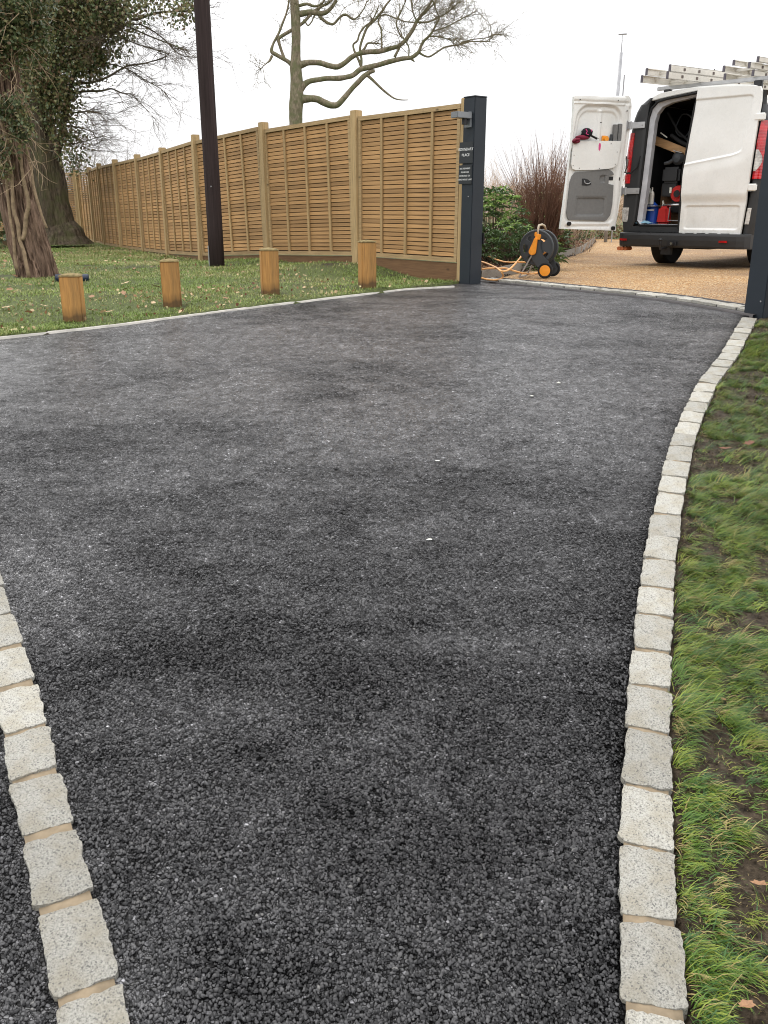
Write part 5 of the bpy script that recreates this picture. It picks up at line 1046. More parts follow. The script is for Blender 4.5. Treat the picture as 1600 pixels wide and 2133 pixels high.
# right rear door as a relief surface
def lerp(a, b, t): return a + (b - a) * t
def inset(x, z, x0, x1, z0, z1, r, e, x0t=None, x1t=None):
    t = (z - z0) / (z1 - z0); a = lerp(x0, x0 if x0t is None else x0t, t); b = lerp(x1, x1 if x1t is None else x1t, t)
    cx_, cz = (a + b) / 2, (z0 + z1) / 2; qx = abs(x - cx_) - (b - a) / 2 + r; qz = abs(z - cz) - (z1 - z0) / 2 + r
    d = math.hypot(max(qx, 0), max(qz, 0)) + min(max(qx, qz), 0) - r
    return smooth(e, -e, d)
def relief(name, fu0, fu1, fz0, fz1, nu, nz, disp, thick, mat, parent, front=-1):
    V0 = []; F2 = []
    for i in range(nz + 1):
        for j in range(nu + 1):
            t = i / nz; z = lerp(fz0(j / nu), fz1(j / nu), t); u = lerp(fu0(z), fu1(z), j / nu); V0.append((u, disp(u, z), z))
    m = nu + 1; F2 = [(i * m + j, i * m + j + 1, (i + 1) * m + j + 1, (i + 1) * m + j) for i in range(nz) for j in range(nu)]
    loop = [j for j in range(nu)] + [i * m + nu for i in range(nz)] + [nz * m + j for j in range(nu, 0, -1)] + [i * m for i in range(nz, 0, -1)]
    b = len(V0)
    for k2 in loop: x, y, z = V0[k2]; V0.append((x, y - front * thick, z))
    q = len(loop); F2 += [(loop[k2], b + k2, b + (k2 + 1) % q, loop[(k2 + 1) % q]) for k2 in range(q)] + [tuple(range(b, b + q))]
    mb = MB(); mb.add(V0, F2); o = mb.build(name, mat, parent, sm=True)
    try:
        o.data.set_sharp_from_angle(angle=R(50))
    except Exception: pass
    return o
def rd_disp(u, z):
    y = -.040 - .028 * smooth(2.1, 1.2, z)                      # leans out towards the waist
    zc = 1.277 + .105 * (u - .855) / .725 + .02 * smooth(1.45, 1.62, u)      # rising crease that bounds the blanked window
    y += .013 * inset(u, 1.31 + (z - zc) * .705 / (2.015 - zc), .80, 1.585, 1.31, 2.015, .05, .010, x1t=1.645)
    y -= .004 * math.exp(-((z - zc + .012) / .012) ** 2) * smooth(1.63, 1.5, u)
    y -= .008 * smooth(zc - .01, zc - .16, z) * smooth(1.68, 1.55, u)
    y += .030 * smooth(.93, .80, z)
    y += .014 * inset(u, z, .93, 1.635, .50, .775, .03, .010)
    return y
rdoor = relief('rear_door', lambda z: float(np.interp(z, [.4, .55, 1.2, 2.02, 2.14], [.873, .868, .858, .918, .926])), lambda z: float(np.interp(z, [.4, .5, 1.03, 1.94, 2.05, 2.12], [1.680, 1.688, 1.722, 1.743, 1.735, 1.70])), lambda t: .442, lambda t: 2.145 - .045 * t * t, 70, 220, rd_disp, .035, MT['white'], van)
mb = MB(); mb.box((.868, -.03, 1.28), (.012, .05, 1.62)); 
# bumper with step, reflectors, tow bar
mb = MB(); bp = []
for (x, y) in [(-.03, .16), (-.02, .02), (.02, -.07), (.10, -.115), (.5, -.13), (1.3, -.13), (1.68, -.115), (1.76, -.06), (1.80, .02), (1.815, .16)]: bp.append((x, y))
nb_ = len(bp)
for z, k2 in ((.265, .93), (.29, .97), (.36, 1.0), (.415, 1.0), (.437, .98), (.443, .93)):
    for x, y in bp: mb.v.append((VC + (x - VC) * (.985 + .015 * k2), .16 + (y - .16) * k2, z))
for i in range(5):
    for j in range(nb_ - 1): mb.f.append((i * nb_ + j, i * nb_ + j + 1, (i + 1) * nb_ + j + 1, (i + 1) * nb_ + j)); mb.m.append(0)
mb.f += [tuple(5 * nb_ + j for j in range(nb_)), tuple(range(nb_ - 1, -1, -1)), tuple(i * nb_ for i in range(5, -1, -1)) , tuple(i * nb_ + nb_ - 1 for i in range(6))]; mb.m += [0] * 4
bum = mb.build('rear_bumper', MT['vblack'], van)
mb = MB()
for i in range(9): mb.box((.22 + i * .16, -.03, .446), (.11, .07, .006))
mb.build('step_tread', MT['rubber'], bum, bevel=.002)
for x in (.115, 1.52): mb = MB(); mb.box((x, -.135, .352), (.11, .01, .026)); mb.build('reflector', MT['redlamp'], bum, bevel=.003)
mb = MB(); mb.tube([(.735, -.10, .26), (.735, -.24, .25), (.735, -.255, .32), (.735, -.255, .345)], .016, 8); mb.lathe([(.001, -.024), (.017, -.017), (.024, 0), (.017, .017), (.001, .024)], 12, Matrix.Translation((.735, -.255, .365)) @ Matrix.Rotation(R(90), 4, 'X'))
mb.box((.735, -.07, .24), (.13, .07, .13)); mb.box((.84, -.15, .315), (.13, .012, .06)); mb.tube([(.86, -.17, .315), (.86, -.20, .315)], .024, 10); mb.build('tow_bar', MT['black'], van)
mb = MB(); mb.lathe([(.001, 0), (.017, 0), (.017, .006), (.001, .006)], 10, Matrix.Translation((.86, -.205, .318))); mb.build('tow_socket_cap', MT['chrome'], van)
mb = MB()
for x in (0.02, .065, .11): mb.lathe([(.014, -.05), (.026, -.05), (.026, .09), (.014, .09)], 12, Matrix.Translation((x, -.03 + x * .2, .232)))
mb.box((.09, .10, .262), (.26, .02, .012)); pp = mb.build('clay_pipes', MT['rust'], None); pp.matrix_basis = VM.copy(); tag(pp, 'short orange clay pipe ends bunched under the left end of the van bumper', 'pipes')
# wheels
def wheel(x, y, inward):
    w = empty('wheel', (0, 0, 0)); w.parent = van; w.location = (x, y, .318); w.rotation_euler = (0, 0, R(90))
    mb = MB(); mb.lathe([(.20, -.10), (.29, -.105), (.315, -.085), (.320, -.05), (.320, .05), (.315, .085), (.29, .105), (.20, .10)], 36); mb.build('tyre', MT['rubber'], w, sm=False)
    mb = MB(); mb.lathe([(.05, -.05 ), (.19, -.04), (.205, -.08), (.205, .08), (.19, .04), (.05, .05)], 30); mb.build('rim', MT['vblack'], w); return w
for x, y in ((.215, .90), (1.60, .90), (.215, 3.95), (1.60, 3.95)): wheel(x, y, 1)
# ---- open left door, hinged at the left rear corner; local x outwards, local y towards the camera
DA = math.atan2(-.903, -.43)
dr = empty('open_rear_door', (0, 0, 0)); dr.parent = van; dr.rotation_euler = (0, 0, DA); dr.location = (0, 0, 0)
DM = VM @ Matrix.Rotation(DA, 4, 'Z')
def DW(s, y, z): return DM @ Vector((s, y, z))
# local +y of this frame must face the camera
_face = 1 if (CAM - DW(.5, 1, 1)).length < (CAM - DW(.5, -1, 1)).length else -1
def dd(s, z):
    y = .030
    y -= .030 * inset(s, z, .165, .865, 1.50, 2.0, .16, .012, x0t=.155, x1t=.80)
    y -= .014 * inset(s, z, .20, .82, 1.50, 1.935, .12, .010, x0t=.20, x1t=.755)
    y += .018 * inset(s, z, .44, .50, 1.48, 1.95, .02, .008)
    y += .014 * inset(s, z, .12, .90, 2.02, 2.115, .02, .010)
    y -= .012 * inset(s, z, .06, .93, 2.03, 2.055, .01, .006)
    y -= .016 * inset(s, z, .17, .905, .575, 1.50, .07, .012, x0t=.13, x1t=.875)
    y -= .014 * inset(s, z, .10, .12, .50, 2.0, .01, .006, x0t=.03, x1t=.05)
    y -= .010 * inset(s, z, .22, .90, .505, .535, .01, .006)
    return y * _face
relief('door_shell', lambda z: float(np.interp(z, [.45, .6, 1.1, 1.7, 2.0, 2.09, 2.13], [.112, .10, .06, .022, .02, .035, .075])), lambda z: float(np.interp(z, [.45, 1.1, 1.55, 1.9, 2.09], [.962, .905, .872, .872, .885])), lambda t: .462 + .03 * t, lambda t: 2.132 - .036 * t, 80, 130, dd, .05, MT['white'], dr, front=_face)
def dprism(name, poly, y0, y1, mat, bevel=0): mb = MB(); mb.prism(poly, y0 * _face, y1 * _face); return mb.build(name, mat, dr, bevel=bevel)
dprism('pocket_sheet', [(.862, 1.571), (.146, 1.587), (.168, 1.40), (.185, 1.30), (.23, 1.262), (.306, 1.243), (.55, 1.225), (.803, 1.219), (.85, 1.235), (.873, 1.29), (.868, 1.45)], .046, .052, MT['white'], .001)
# grey trim with recessed pull pocket, handle bezel and cut out
def gd(s, z):
    y = .036; y -= .028 * inset(s, z, .33, .735, .67, .875, .025, .010); y -= .004 * inset(s, z, .30, .765, .645, .90, .03, .006)
    dx = s - .375; dz = z - 1.118; y -= .018 * smooth(.050, .040, math.hypot(dx, dz)) * (1 if dx > -.032 else 0); return y * _face
def gu0(z): return float(np.interp(z, [.586, .60, .66, .80, 1.05, 1.052, 1.160, 1.162, 1.19, 1.215, 1.24], [.305, .27, .22, .200, .205, .285, .285, .212, .220, .245, .30]))
def gu1(z): return float(np.interp(z, [.59, .606, .65, .70, 1.08, 1.15, 1.19, 1.215], [.82, .85, .875, .884, .862, .835, .80, .74]))
relief('trim_panel', gu0, gu1, lambda t: .588 + .016 * t, lambda t: 1.240 - .045 * t, 70, 90, gd, .02, MT['grey'], dr, front=_face)
dprism('handle_bezel', [(.690, 1.035), (.690, 1.118), (.655, 1.120), (.60, 1.108), (.552, 1.075), (.545, 1.05), (.575, 1.035), (.62, 1.030)], .030, .041, MT['black'], .003)
mb = MB(); mb.tube([(.655, .043 * _face, 1.095), (.65, .050 * _face, 1.065), (.62, .052 * _face, 1.055), (.585, .050 * _face, 1.060), (.565, .043 * _face, 1.075)], .006, 6); mb.build('door_pull', MT['galv'], dr)
dprism('latch_hole', [(.285, 1.101), (.208, 1.101), (.208, 1.150), (.285, 1.150)], .012, .017, MT['black'])
dprism('paint_mark', [(.470, 1.458), (.456, 1.475), (.452, 1.53), (.462, 1.553), (.478, 1.553), (.486, 1.53), (.484, 1.475)], .0521, .0535, MT['pink'])
dprism('strap_slot', [(.128, 1.10), (.112, 1.10), (.112, 1.14), (.128, 1.14)], .028, .032, MT['black'])
for (s, z) in ((.845, .555), (.166, .495)):
    mb = MB(); mb.tube([(s, .015 * _face, z), (s, .062 * _face, z)], .026, 12); mb.build('rubber_buffer', MT['rubber'], dr)
for (s, z) in ((.80, 2.06), (.09, 1.95), (.84, 1.40), (.845, 1.275), (.20, 1.45), (.215, 1.30), (.75, 1.245), (.45, 1.245), (.30, 1.55), (.24, 2.07), (.47, 1.80)):
    mb = MB(); mb.tube([(s, .030 * _face, z), (s, .0535 * _face, z)], .006, 8); mb.build('screw', MT['black'], dr)
# hinges between door and corner
for z in (1.775, .968):
    p0 = Matrix.Rotation(DA, 4, 'Z') @ Vector((.06, .01 * _face, z)); mb = MB()
    a = Vector((p0.x, p0.y, z)); b_ = Vector((.05, -.055, z)); c_ = Vector((.23, -.022, z)); 
    for q0, q1, t_ in ((a, b_, .085), (b_, c_, .075)):
        d = (q1 - q0); L = d.length; ang = math.atan2(d.y, d.x); mb.box((q0 + q1) / 2, (L, .012, t_), Matrix.Rotation(ang, 3, 'Z'))
    mb.tube([b_ + Vector((0, -.006, -.050)), b_ + Vector((0, -.006, .050))], .014, 8); mb.box(c_ + Vector((-.03, -.012, 0)), (.02, .014, .02)); mb.box(a + Vector((.02, -.02, 0)), (.014, .02, .12)); mb.build('hinge', MT['galv'], van, bevel=.003)
mb = MB(); p0 = Matrix.Rotation(DA, 4, 'Z') @ Vector((.045, .045 * _face, 1.40)); mb.tube([p0, p0 + Vector((.03, -.02, -.14)), Vector((.03, -.09, 1.20)), Vector((.10, -.07, 1.18)), Vector((.17, -.03, 1.26)), Vector((.195, -.01, 1.40))], .009, 7); mb.build('check_strap', MT['rubber'], van, sm=True)

# roof rack: cross bars on feet
rk = []
for v, nm in ((.35, 0), (1.7, 0), (3.0, 0)):
    mb = MB(); mb.box((VC, v, 2.232), (1.50, .05, .045)); o = mb.build('roof_bar', MT['galv'], van, bevel=.006)
    for s in (-1, 1):
        f = MB(); f.box((VC + s * .60, v, 2.17), (.10, .06, .10)); f.build('bar_foot', MT['black'], o, bevel=.01)
# ladders
def ladder(u0, v0, z0, L, w, label, tilt=0, h=.066, n=None, yaw=0, mat='alu', rest=False):
    root = empty('ladder', VW(u0, v0, z0), VA + R(yaw), label, 'ladder', 'ladders on the van roof')
    for s in (0, 1):
        mb = MB(); x = s * w
        mb.box((x, L / 2, h / 2), (.004, L, h)); 
        for zz in (.004, h - .004): mb.box((x + (.010 if s == 0 else -.010), L / 2, zz), (.024, L, .008))
        o = mb.build('stile', MT[mat], root); c = MB(); c.box((x + (.008 if s == 0 else -.008), -.004, h / 2), (.034, .014, h + .004)); c.build('foot_cap', MT['capg'], o, bevel=.003)
    n = n or int(L / .28)
    for k in range(n):
        y = .26 + k * .28; mb = MB(); mb.box((w / 2, y, h / 2), (w + .012, .030, .026)); r_ = mb.build('rung', MT['alu'], root)
        
        for xe_ in (w + .004, -.004): c = MB(); c.box((xe_, y, h / 2), (.010, .032, .030)); c.build('rung_end', MT['alub'], r_)
    return root
ladder(.23, -.20, 2.255, 3.6, .42, 'long aluminium ladder on the van roof, lower one of the left stack', yaw=-11, h=.082)
ladder(.265, -.16, 2.340, 3.4, .38, 'aluminium ladder lying on top of the lower left ladder on the van roof', yaw=-11, h=.078)
ladder(1.06, .35, 2.262, 3.2, .40, 'aluminium ladder on the right side of the roof bars, bottom of its stack', h=.068, yaw=-8)
ladder(1.10, .22, 2.335, 3.0, .36, 'pale ladder in the middle of the right stack on the van roof', h=.066, yaw=-8)
ladder(1.18, .30, 2.405, 2.4, .34, 'short ladder topmost in the right stack at the picture edge', h=.06, yaw=-8)
mb = MB(); mb.tube([(.62, .9, 2.42), (.66, .86, 2.47)], .006, 5); mb.box((.70, .9, 2.42), (.16, .03, .015)); st = mb.build('roof_strap', MT['rubber'], None); st.matrix_basis = VM.copy(); tag(st, 'dark strap buckle on top of the left ladders on the van', 'strap')

# things in the load space
def thing_van(name, mb, mat, label, cat, **k): o = mb.build(name, mat, None, **k); o.matrix_basis = VM.copy(); return tag(o, label, cat)
mb = MB(); mb.box((.52, .36, 1.485), (1.1, .045, .10), Matrix.Rotation(R(20), 3, 'Y')); thing_van('wooden_plank', mb, MT['plank'], 'wooden plank slanting across inside the van doorway', 'plank')
mb = MB(); mb.tube([(.42, .33, 1.66), (.55, .32, 1.58), (.72, .31, 1.50), (.86, .3, 1.43)], .024, 8); mb.tube([(.30, .4, 1.95), (.5, .36, 1.70), (.66, .35, 1.58)], .016, 8); thing_van('black_pipe', mb, MT['rubber'], 'dark flexible pipe lying above the slanting plank in the van', 'pipe')
mb = MB(); mb.box((.345, .28, 1.66), (.12, .006, .014), Matrix.Rotation(R(32), 3, 'Y')); thing_van('paper_slip', mb, MT['whitep'], 'small white strip above the slanting plank in the van', 'paper')
# engine machine: grey cowl, black tank, red recoil housing, tube frame
mach = empty('petrol_machine', VW(.58, .42, .545), VA, 'petrol powered machine with red starter housing and black tank inside the van', 'machine')
def part(name, mb, mat, **k): return mb.build(name, MT[mat], mach, **k)
mb = MB(); mb.lathe([(.001, -.05), (.05, -.045), (.085, -.01), (.085, .05), (.05, .09), (.001, .09)], 18, Matrix.Translation((-.02, -.1, .825))); mb.tube([(-.08, -.1, .81), (-.14, -.11, .775), (-.20, -.12, .765)], [.03, .026, .022], 8); part('cowl', mb, 'dgrey', sm=False)
mb = MB(); mb.box((-.02, -.11, .905), (.13, .05, .010), Matrix.Rotation(R(15), 3, 'Y')); part('cover_plate', mb, 'chrome')
mb = MB(); mb.box((-.08, -.05, .62), (.25, .22, .20)); part('fuel_tank', mb, 'vblack', bevel=.03)
mb = MB(); mb.lathe([(.001, -.075), (.05, -.075), (.052, -.055), (.098, -.055), (.105, -.03), (.105, .05), (.001, .05)], 22, Matrix.Translation((.06, -.12, .385))); part('recoil_housing', mb, 'redp')
mb = MB(); mb.lathe([(.001, -.080), (.045, -.080), (.045, -.07), (.001, -.07)], 16, Matrix.Translation((.06, -.12, .385))); part('starter_hub', mb, 'black')
mb = MB(); mb.box((-.035, -.19, .43), (.03, .01, .07)); part('label_plate', mb, 'whitep')
mb = MB(); mb.box((-.1, -.02, .44), (.22, .2, .17)); mb.box((.05, .1, .3), (.3, .25, .3)); part('engine_block', mb, 'vblack', bevel=.01)
mb = MB(); mb.tube([(-.13, -.17, .245), (.16, -.17, .25)], .017, 10); mb.tube([(-.13, -.17, .245), (-.15, -.15, .23), (-.155, .1, .22)], .017, 10); part('tube_frame', mb, 'chrome', sm=True)
mb = MB(); mb.tube([(-.02, -.19, .22), (-.03, -.19, .05), (.16, -.19, .05)], .008, 6); part('lower_frame', mb, 'galv')
mb = MB(); mb.box((.715 - .58, -.14, .64), (.055, .06, .13)); mb.lathe([(.001, 0), (.02, 0), (.02, .03), (.001, .03)], 8, Matrix.Translation((.13, -.14, .71)) @ Matrix.Rotation(R(90), 4, 'X')); o = part('overflow_bottle', mb, 'whitep', bevel=.008)
def bottle(name, u, v, z, w, d, h, mat, label, neck=.018, nh=.04, cap=None):
    mb = MB(); hs = h - nh; M4 = Matrix.Translation((u, v, z)) @ Matrix.Rotation(R(90), 4, 'X')
    mb.lathe([(.001, 0), (w / 2 * .94, 0), (w / 2, .012), (w / 2, hs * .72), (w / 2 * .85, hs * .85), (neck, hs), (neck, h), (.001, h)], 18, Matrix.Translation((u, v, z)) @ Matrix.Rotation(R(90), 4, 'X') @ Matrix.Scale(d / w, 4, (0, 0, 1)))
    return thing_van(name, mb, MT[mat], label, 'bottle', sm=False)
bottle('blue_bottle', .262, .30, .545, .175, .14, .33, 'bluep', 'large blue plastic container standing on the van floor left of the red can')
bottle('white_bottle', .195, .28, .80, .105, .1, .285, 'whitep', 'cream plastic bottle with nozzle above the blue container in the van', .012, .07)
bottle('spray_bottle', .272, .24, .80, .07, .05, .215, 'alu', 'narrow pale bottle between the cream bottle and the machine in the van', .010, .04)
mb = MB(); mb.box((.25, .16, .727), (.235, .015, .02)); mb.box((.25, .26, .78), (.24, .2, .012)); mb.box((.14, .26, .66), (.012, .2, .24)); thing_van('wire_shelf', mb, MT['galv'], 'narrow metal shelf strip in front of the blue container in the van', 'shelf')
can = empty('fuel_can', VW(.472, .26, .545), VA, 'red plastic fuel can with pale spout on the van floor', 'fuel can')
mb = MB(); mb.box((0, 0, .115), (.185, .12, .23)); mb.v = [(x * (1 - .25 * max(0, z - .17) / .06), y, z) for x, y, z in mb.v]; mb.build('can_body', MT['redp'], can, bevel=.03, seg=3)
mb = MB(); mb.tube([(-.035, 0, .215), (-.03, 0, .26), (-.035, -.01, .30)], [.018, .013, .010], 8); mb.build('spout', MT['whitep'], can); mb = MB(); mb.tube([(.0, 0, .22), (.01, 0, .255), (.07, 0, .25), (.075, 0, .21)], .010, 6); mb.build('can_handle', MT['redp'], can)
mb = MB(); nn = 12
for i in range(nn + 1):
    for j in range(7): a = i / nn; b_ = j / 6; mb.v.append((.11 + .29 * a, .02 + .13 * b_, .562 + .035 * math.sin(a * 3.1) * math.sin(b_ * 3.1) + .012 * mnoise.noise(Vector((a * 7, b_ * 5, 2)))))
mb.f = [(i * 7 + j, i * 7 + j + 1, (i + 1) * 7 + j + 1, (i + 1) * 7 + j) for i in range(nn) for j in range(6)]; mb.m = [0] * len(mb.f)
thing_van('blue_cloth', mb, MT['cloth'], 'crumpled pale blue cloth on the sill of the van doorway', 'cloth', sm=True)

mb = MB(); mb.box((.46, .62, .80), (.40, .25, .50)); thing_van('cardboard_box', mb, MT['board'], 'brown box in the dark back of the van behind the red can', 'box', bevel=.004)
mb = MB(); mb.tube([(.50 + .11 * math.cos(a / 3), .50 + .02 * math.sin(a), 1.78 + .14 * math.sin(a / 3)) for a in range(40)], .010, 6); thing_van('cable_coil', mb, MT['dgrey'], 'dark coil of cable hanging high inside the van doorway', 'cable', sm=True)
# things on the pocket of the open door
def thing_door(name, mb, mat, label, cat, **k): o = mb.build(name, mat, None, **k); o.matrix_basis = DM.copy(); return tag(o, label, cat)
F_ = _face
cap = empty('cap_and_gloves', DW(.68, .02 * F_, 1.585), VA + DA, 'black cap with pink trim piled on a maroon glove on the open door pocket', 'cap')
def lump(name, c, s, mat, seed, n=16, par=cap):
    mb = MB()
    for i in range(9):
        for j in range(n):
            th = math.pi * i / 8; a = 2 * math.pi * j / n; q = Vector((math.cos(a) * math.sin(th), math.sin(a) * math.sin(th), math.cos(th))); r_ = 1 + .22 * mnoise.noise(q * 1.7 + Vector((seed, 0, 0))) + .1 * mnoise.noise(q * 4 + Vector((0, seed, 0)))
            mb.v.append((c[0] + q.x * s[0] * r_, (c[1] + q.y * s[1] * r_) * F_, c[2] + q.z * s[2] * r_))
    mb.f = [(i * n + j, i * n + (j + 1) % n, (i + 1) * n + (j + 1) % n, (i + 1) * n + j) for i in range(8) for j in range(n)]; mb.m = [0] * len(mb.f)
    return mb.build(name, MT[mat], par, sm=True)
lump('crown', (-.01, .03, .085), (.085, .05, .058), 'fabric', 3); mb = MB()
for i in range(9):
    for j in range(5): a = i / 8; b_ = j / 4; mb.v.append((-.06 - .12 * a, (.0 + .07 * b_) * F_, .055 - .045 * a + .018 * math.sin(b_ * 3.14)))
mb.f = [(i * 5 + j, i * 5 + j + 1, (i + 1) * 5 + j + 1, (i + 1) * 5 + j) for i in range(8) for j in range(4)]; mb.m = [0] * len(mb.f); mb.build('peak', MT['vblack'], cap, sm=True)
mb = MB(); mb.tube([(.04, .075 * F_, .13), (.02, .082 * F_, .10), (.035, .084 * F_, .07), (.0, .085 * F_, .06)], .005, 5); mb.tube([(-.05, .078 * F_, .13), (-.045, .080 * F_, .10)], .004, 5); mb.build('trim_stripe', MT['pink'], cap)
gl_ = empty('work_glove', DW(.80, .04 * F_, 1.56), VA + DA, 'maroon work glove drooping over the left end of the open door pocket', 'glove')
lump('glove_palm', (-.06, .02, .055), (.10, .035, .028), 'darkred', 8, par=gl_); lump('glove_cuff', (.035, .03, .01), (.055, .035, .032), 'darkred', 12, par=gl_)
mb = MB(); mb.tube([(.0, .06 * F_, .03), (.06, .068 * F_, .025), (.085, .06 * F_, .0)], [.012, .013, .010], 7); mb.build('glove_finger', MT['darkred'], gl_, sm=True)
for (s, w, z1, lb) in ((.234, .060, 1.785, 'taller left grey offcut box standing on the open door pocket, second from the hinge side'), (.166, .052, 1.795, 'grey offcut box nearest the hinge on the open door pocket')):
    mb = MB(); mb.box((s, .018 * F_, (1.57 + z1) / 2), (w, .035, z1 - 1.57)); thing_door('grey_offcut', mb, MT['grey'], lb, 'box', bevel=.003)
mb = MB(); mb.box((.290, .018 * F_, 1.615), (.028, .03, .10), Matrix.Rotation(R(-8), 3, 'Y')); thing_door('dark_box', mb, MT['dgrey'], 'small dark block beside the tape roll on the open door pocket', 'block', bevel=.003)
mb = MB(); mb.lathe([(.018, -.02), (.033, -.02), (.033, .02), (.018, .02)], 18, Matrix.Translation((.365, .02 * F_, 1.61))); mb.box((.390, .006 * F_, 1.612), (.05, .02, .07)); thing_door('tape_roll', mb, MT['yellow'], 'orange yellow tape roll on the open door pocket', 'tape')

# ------------------------------------------------------------------ hose reel
HX, HY = 1.70, 10.15; ax = Vector((.40, .917, 0)); ha = math.atan2(ax.y, ax.x) - R(90)      # local y = axle, away from the camera
zt = T(HY) + .01
reel = empty('hose_reel', (HX, HY, zt), ha, 'charcoal garden hose reel on two wheels with orange crank handle and hubs', 'hose reel')
RZ = .315; RR = .183
def disc(name, y, facing):
    bm = bmesh.new(); n = 48
    def ring(r, yy): return [bm.verts.new((r * math.cos(2 * math.pi * k / n), yy, RZ + r * math.sin(2 * math.pi * k / n))) for k in range(n)]
    th = .010; holes = set()
    rad = [.035, .075, .095, .130, .148, .170, RR]; rings = [[ring(r, y + s * th / 2) for r in rad] for s in (-1, 1)]
    ang = [(38, 66), (118, 146), (168, 200), (228, 262), (-58, -26)]
    def hole(k, i):
        a = (360 * (k + .5) / n + 180) % 360 - 180
        if i not in (2, 3) : return False
        return any((lo < a < hi) or (lo < a + 360 < hi) for lo, hi in ang)
    for s in (0, 1):
        for i in range(len(rad) - 1):
            for k in range(n):
                if hole(k, i): continue
                f = (rings[s][i][k], rings[s][i][(k + 1) % n], rings[s][i + 1][(k + 1) % n], rings[s][i + 1][k]); bm.faces.new(f)
    bmesh.ops.recalc_face_normals(bm, faces=bm.faces)
    es = [e for e in bm.edges if len(e.link_faces) == 1]
    # bridge the walls
    for i in range(len(rad)):
        for k in range(n):
            a, b_ = rings[0][i][k], rings[0][i][(k + 1) % n]; c, d = rings[1][i][(k + 1) % n], rings[1][i][k]; e = bm.edges.get((a, b_))
            if e and len(e.link_faces) == 1: bm.faces.new((a, b_, c, d))
            if i < len(rad) - 1:
                a2 = rings[0][i + 1][k]; e = bm.edges.get((a, a2))
                if e and len(e.link_faces) == 1: bm.faces.new((a, a2, rings[1][i + 1][k], d))
    for s in (0, 1): bm.faces.new(rings[s][0])
    bmesh.ops.recalc_face_normals(bm, faces=bm.faces); me = bpy.data.meshes.new(name); bm.to_mesh(me); bm.free(); me.materials.append(MT['dgrey']); o = bpy.data.objects.new(name, me); C.objects.link(o); o.parent = reel
    rim = MB(); M4 = Matrix.Translation((0, y, RZ)); rim.lathe([(RR - .012, -.012), (RR, -.014), (RR + .006, -.006), (RR + .006, .006), (RR, .012), (RR - .012, .010)], 48, M4); rim.f = rim.f[:-2]; rim.m = rim.m[:-2]; rim.build('disc_rim', MT['dgrey'], o, sm=True)
    return o
disc('reel_disc', -.11, -1); disc('reel_disc', .11, 1)
mb = MB(); mb.lathe([(.06, -.10), (.062, -.1), (.062, .10), (.06, .10)], 24, Matrix.Translation((0, 0, RZ))); mb.build('drum', MT['dgrey'], reel)
mb = MB(); pts = []
for k in range(6 * 16): a = 2 * math.pi * k / 16; pts.append((.078 * math.cos(a), -.07 + .14 * k / 96, RZ + .078 * math.sin(a)))
mb.tube(pts, .011, 6); mb.build('wound_hose', MT['hose'], reel, sm=True)
# side frame with axle housing
mb = MB(); fr = [(-.045, RZ - .05), (-.03, RZ + .05), (.01, RZ + .145), (.055, RZ + .145), (.05, RZ + .02), (.085, RZ - .08), (.15, RZ - .14), (.17, .10), (.10, .06), (.02, .12), (-.04, RZ - .12)]
mb.prism(fr, -.150, -.128); mb.prism(fr, .128, .150); mb.build('side_frame', MT['dgrey'], reel, bevel=.006)
mb = MB(); cr = []
for k in range(15): a = math.pi * k / 14 + math.pi; cr.append((-.028 + .040 * math.cos(a), RZ - .035 + .040 * math.sin(a)))
for k in range(9): a = math.pi * k / 8; cr.append((.002 + .020 * math.cos(a) , RZ + .085 + .020 * math.sin(a)))
mb.prism(cr, -.188, -.160); mb.build('crank_handle', MT['yellow'], reel, bevel=.006)
mb = MB(); mb.box((.022, -.155, RZ + .115), (.055, .04, .055), Matrix.Rotation(R(10), 3, 'Y')); mb.tube([(-.005, -.16, RZ + .12), (-.005, -.16, RZ + .165)], [.014, .013], 10); mb.build('hose_connector', MT['yellow'], reel, bevel=.004)
mb = MB(); mb.tube([(.018, -.155, RZ + .13), (.015, -.150, RZ + .19), (.020, -.14, RZ + .232), (.045, -.10, RZ + .24), (.06, -.05, RZ + .225), (.06, .0, RZ + .19)], .012, 8); mb.build('hose_tail', MT['tap'], reel, sm=True)
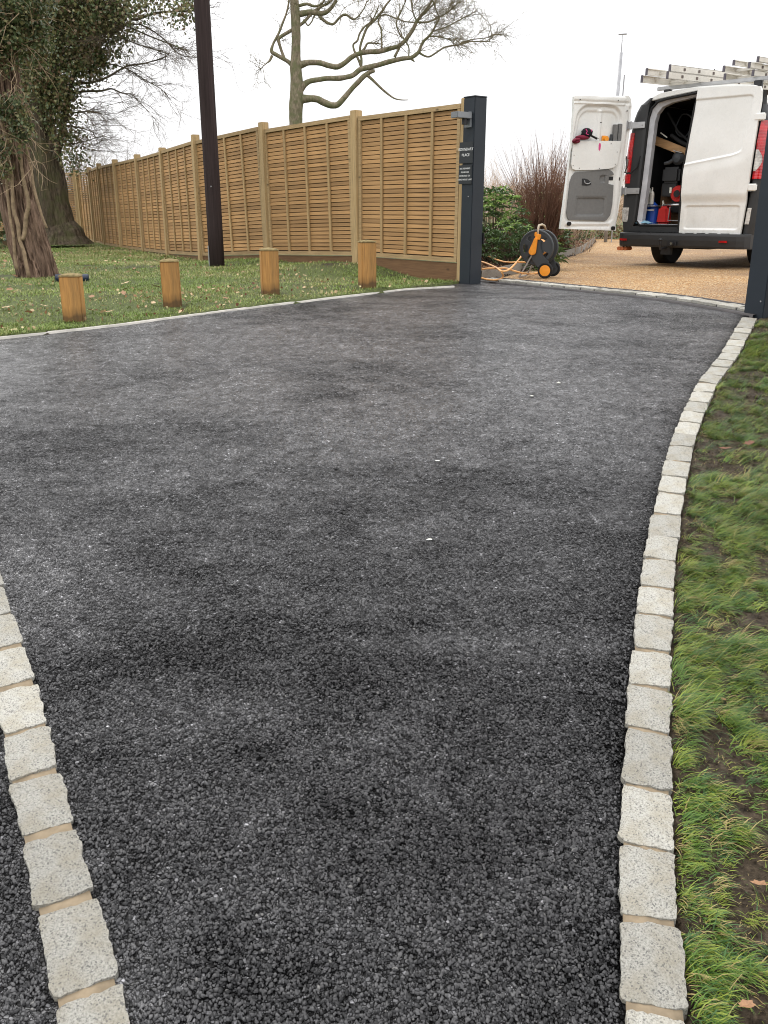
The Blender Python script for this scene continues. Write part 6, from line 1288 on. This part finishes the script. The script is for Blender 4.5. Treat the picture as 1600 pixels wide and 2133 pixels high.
for y in (-.175, .175):
    w = empty('reel_wheel', (0, 0, 0)); w.parent = reel; w.location = (.125, y, .082)
    mb = MB(); mb.lathe([(.060, -.018), (.074, -.020), (.082, -.012), (.082, .012), (.074, .020), (.060, .018)], 32); mb.build('tyre', MT['rubber'], w, sm=False)
    mb = MB(); mb.lathe([(.001, -.020), (.058, -.018), (.064, -.012), (.064, .012), (.001, .014)], 28); mb.build('hub_cap', MT['yellow'] if y < 0 else MT['dgrey'], w)
mb = MB(); mb.tube([(.125, -.17, .082), (.125, .17, .082)], .010, 8); mb.build('axle', MT['galv'], reel)
mb = MB(); mb.tube([(-.03, -.14, RZ - .06), (-.165, -.16, .006), (-.165, .16, .006), (-.03, .14, RZ - .06)], .009, 7); mb.build('support_leg', MT['galv'], reel)
# loose hose on the ground
def hose(name, pix, label, r=.0095, z0=.02, lifts=None):
    P = []
    for i, q in enumerate(pix):
        lift = lifts[i] if lifts else 0; g = G(q[0], q[1], z0 + lift); P.append(g)
    out = []
    for i in range(len(P) - 1):
        p0, p1, p2, p3 = P[max(0, i - 1)], P[i], P[i + 1], P[min(len(P) - 1, i + 2)]
        for j in range(6): t = j / 6; out.append(.5 * ((2 * p1) + (p2 - p0) * t + (2 * p0 - 5 * p1 + 4 * p2 - p3) * t * t + (3 * p1 - p0 - 3 * p2 + p3) * t ** 3))
    out.append(P[-1]); mb = MB(); mb.tube(out, r, 8); return tag(mb.build(name, MT['hose'], None, sm=True), label, 'hose')
hose('garden_hose', [(1090, 527), (1083, 538), (1070, 553), (1058, 563), (1045, 565), (1036, 559), (1020, 551), (1004, 545)], 'orange hose running from the reel disc down to the crossing loops and behind the gatepost', z0=.14, lifts=[.10, .06, .02, 0, 0, 0, 0, 0])
hose('garden_hose', [(1004, 530), (1018, 534), (1035, 541), (1055, 546), (1075, 546), (1096, 546)], 'orange hose length lying straightest and highest across the mulch bed', z0=.13)
hose('garden_hose', [(1004, 561), (1018, 559), (1040, 559), (1055, 559), (1070, 564), (1090, 569), (1105, 570), (1120, 568), (1128, 563)], 'orange hose length passing over the edging and behind the reel legs onto the gravel', z0=.10, lifts=[.02, .03, .03, .03, .02, -.03, -.07, -.08, -.07])
hose('garden_hose', [(1003, 579), (1015, 582), (1030, 583), (1043, 581), (1048, 575), (1046, 568), (1042, 562)], 'orange hose loop curving round nearest the gatepost foot and threshold', z0=.05, lifts=[0, -.02, -.02, -.02, .0, .05, .06])
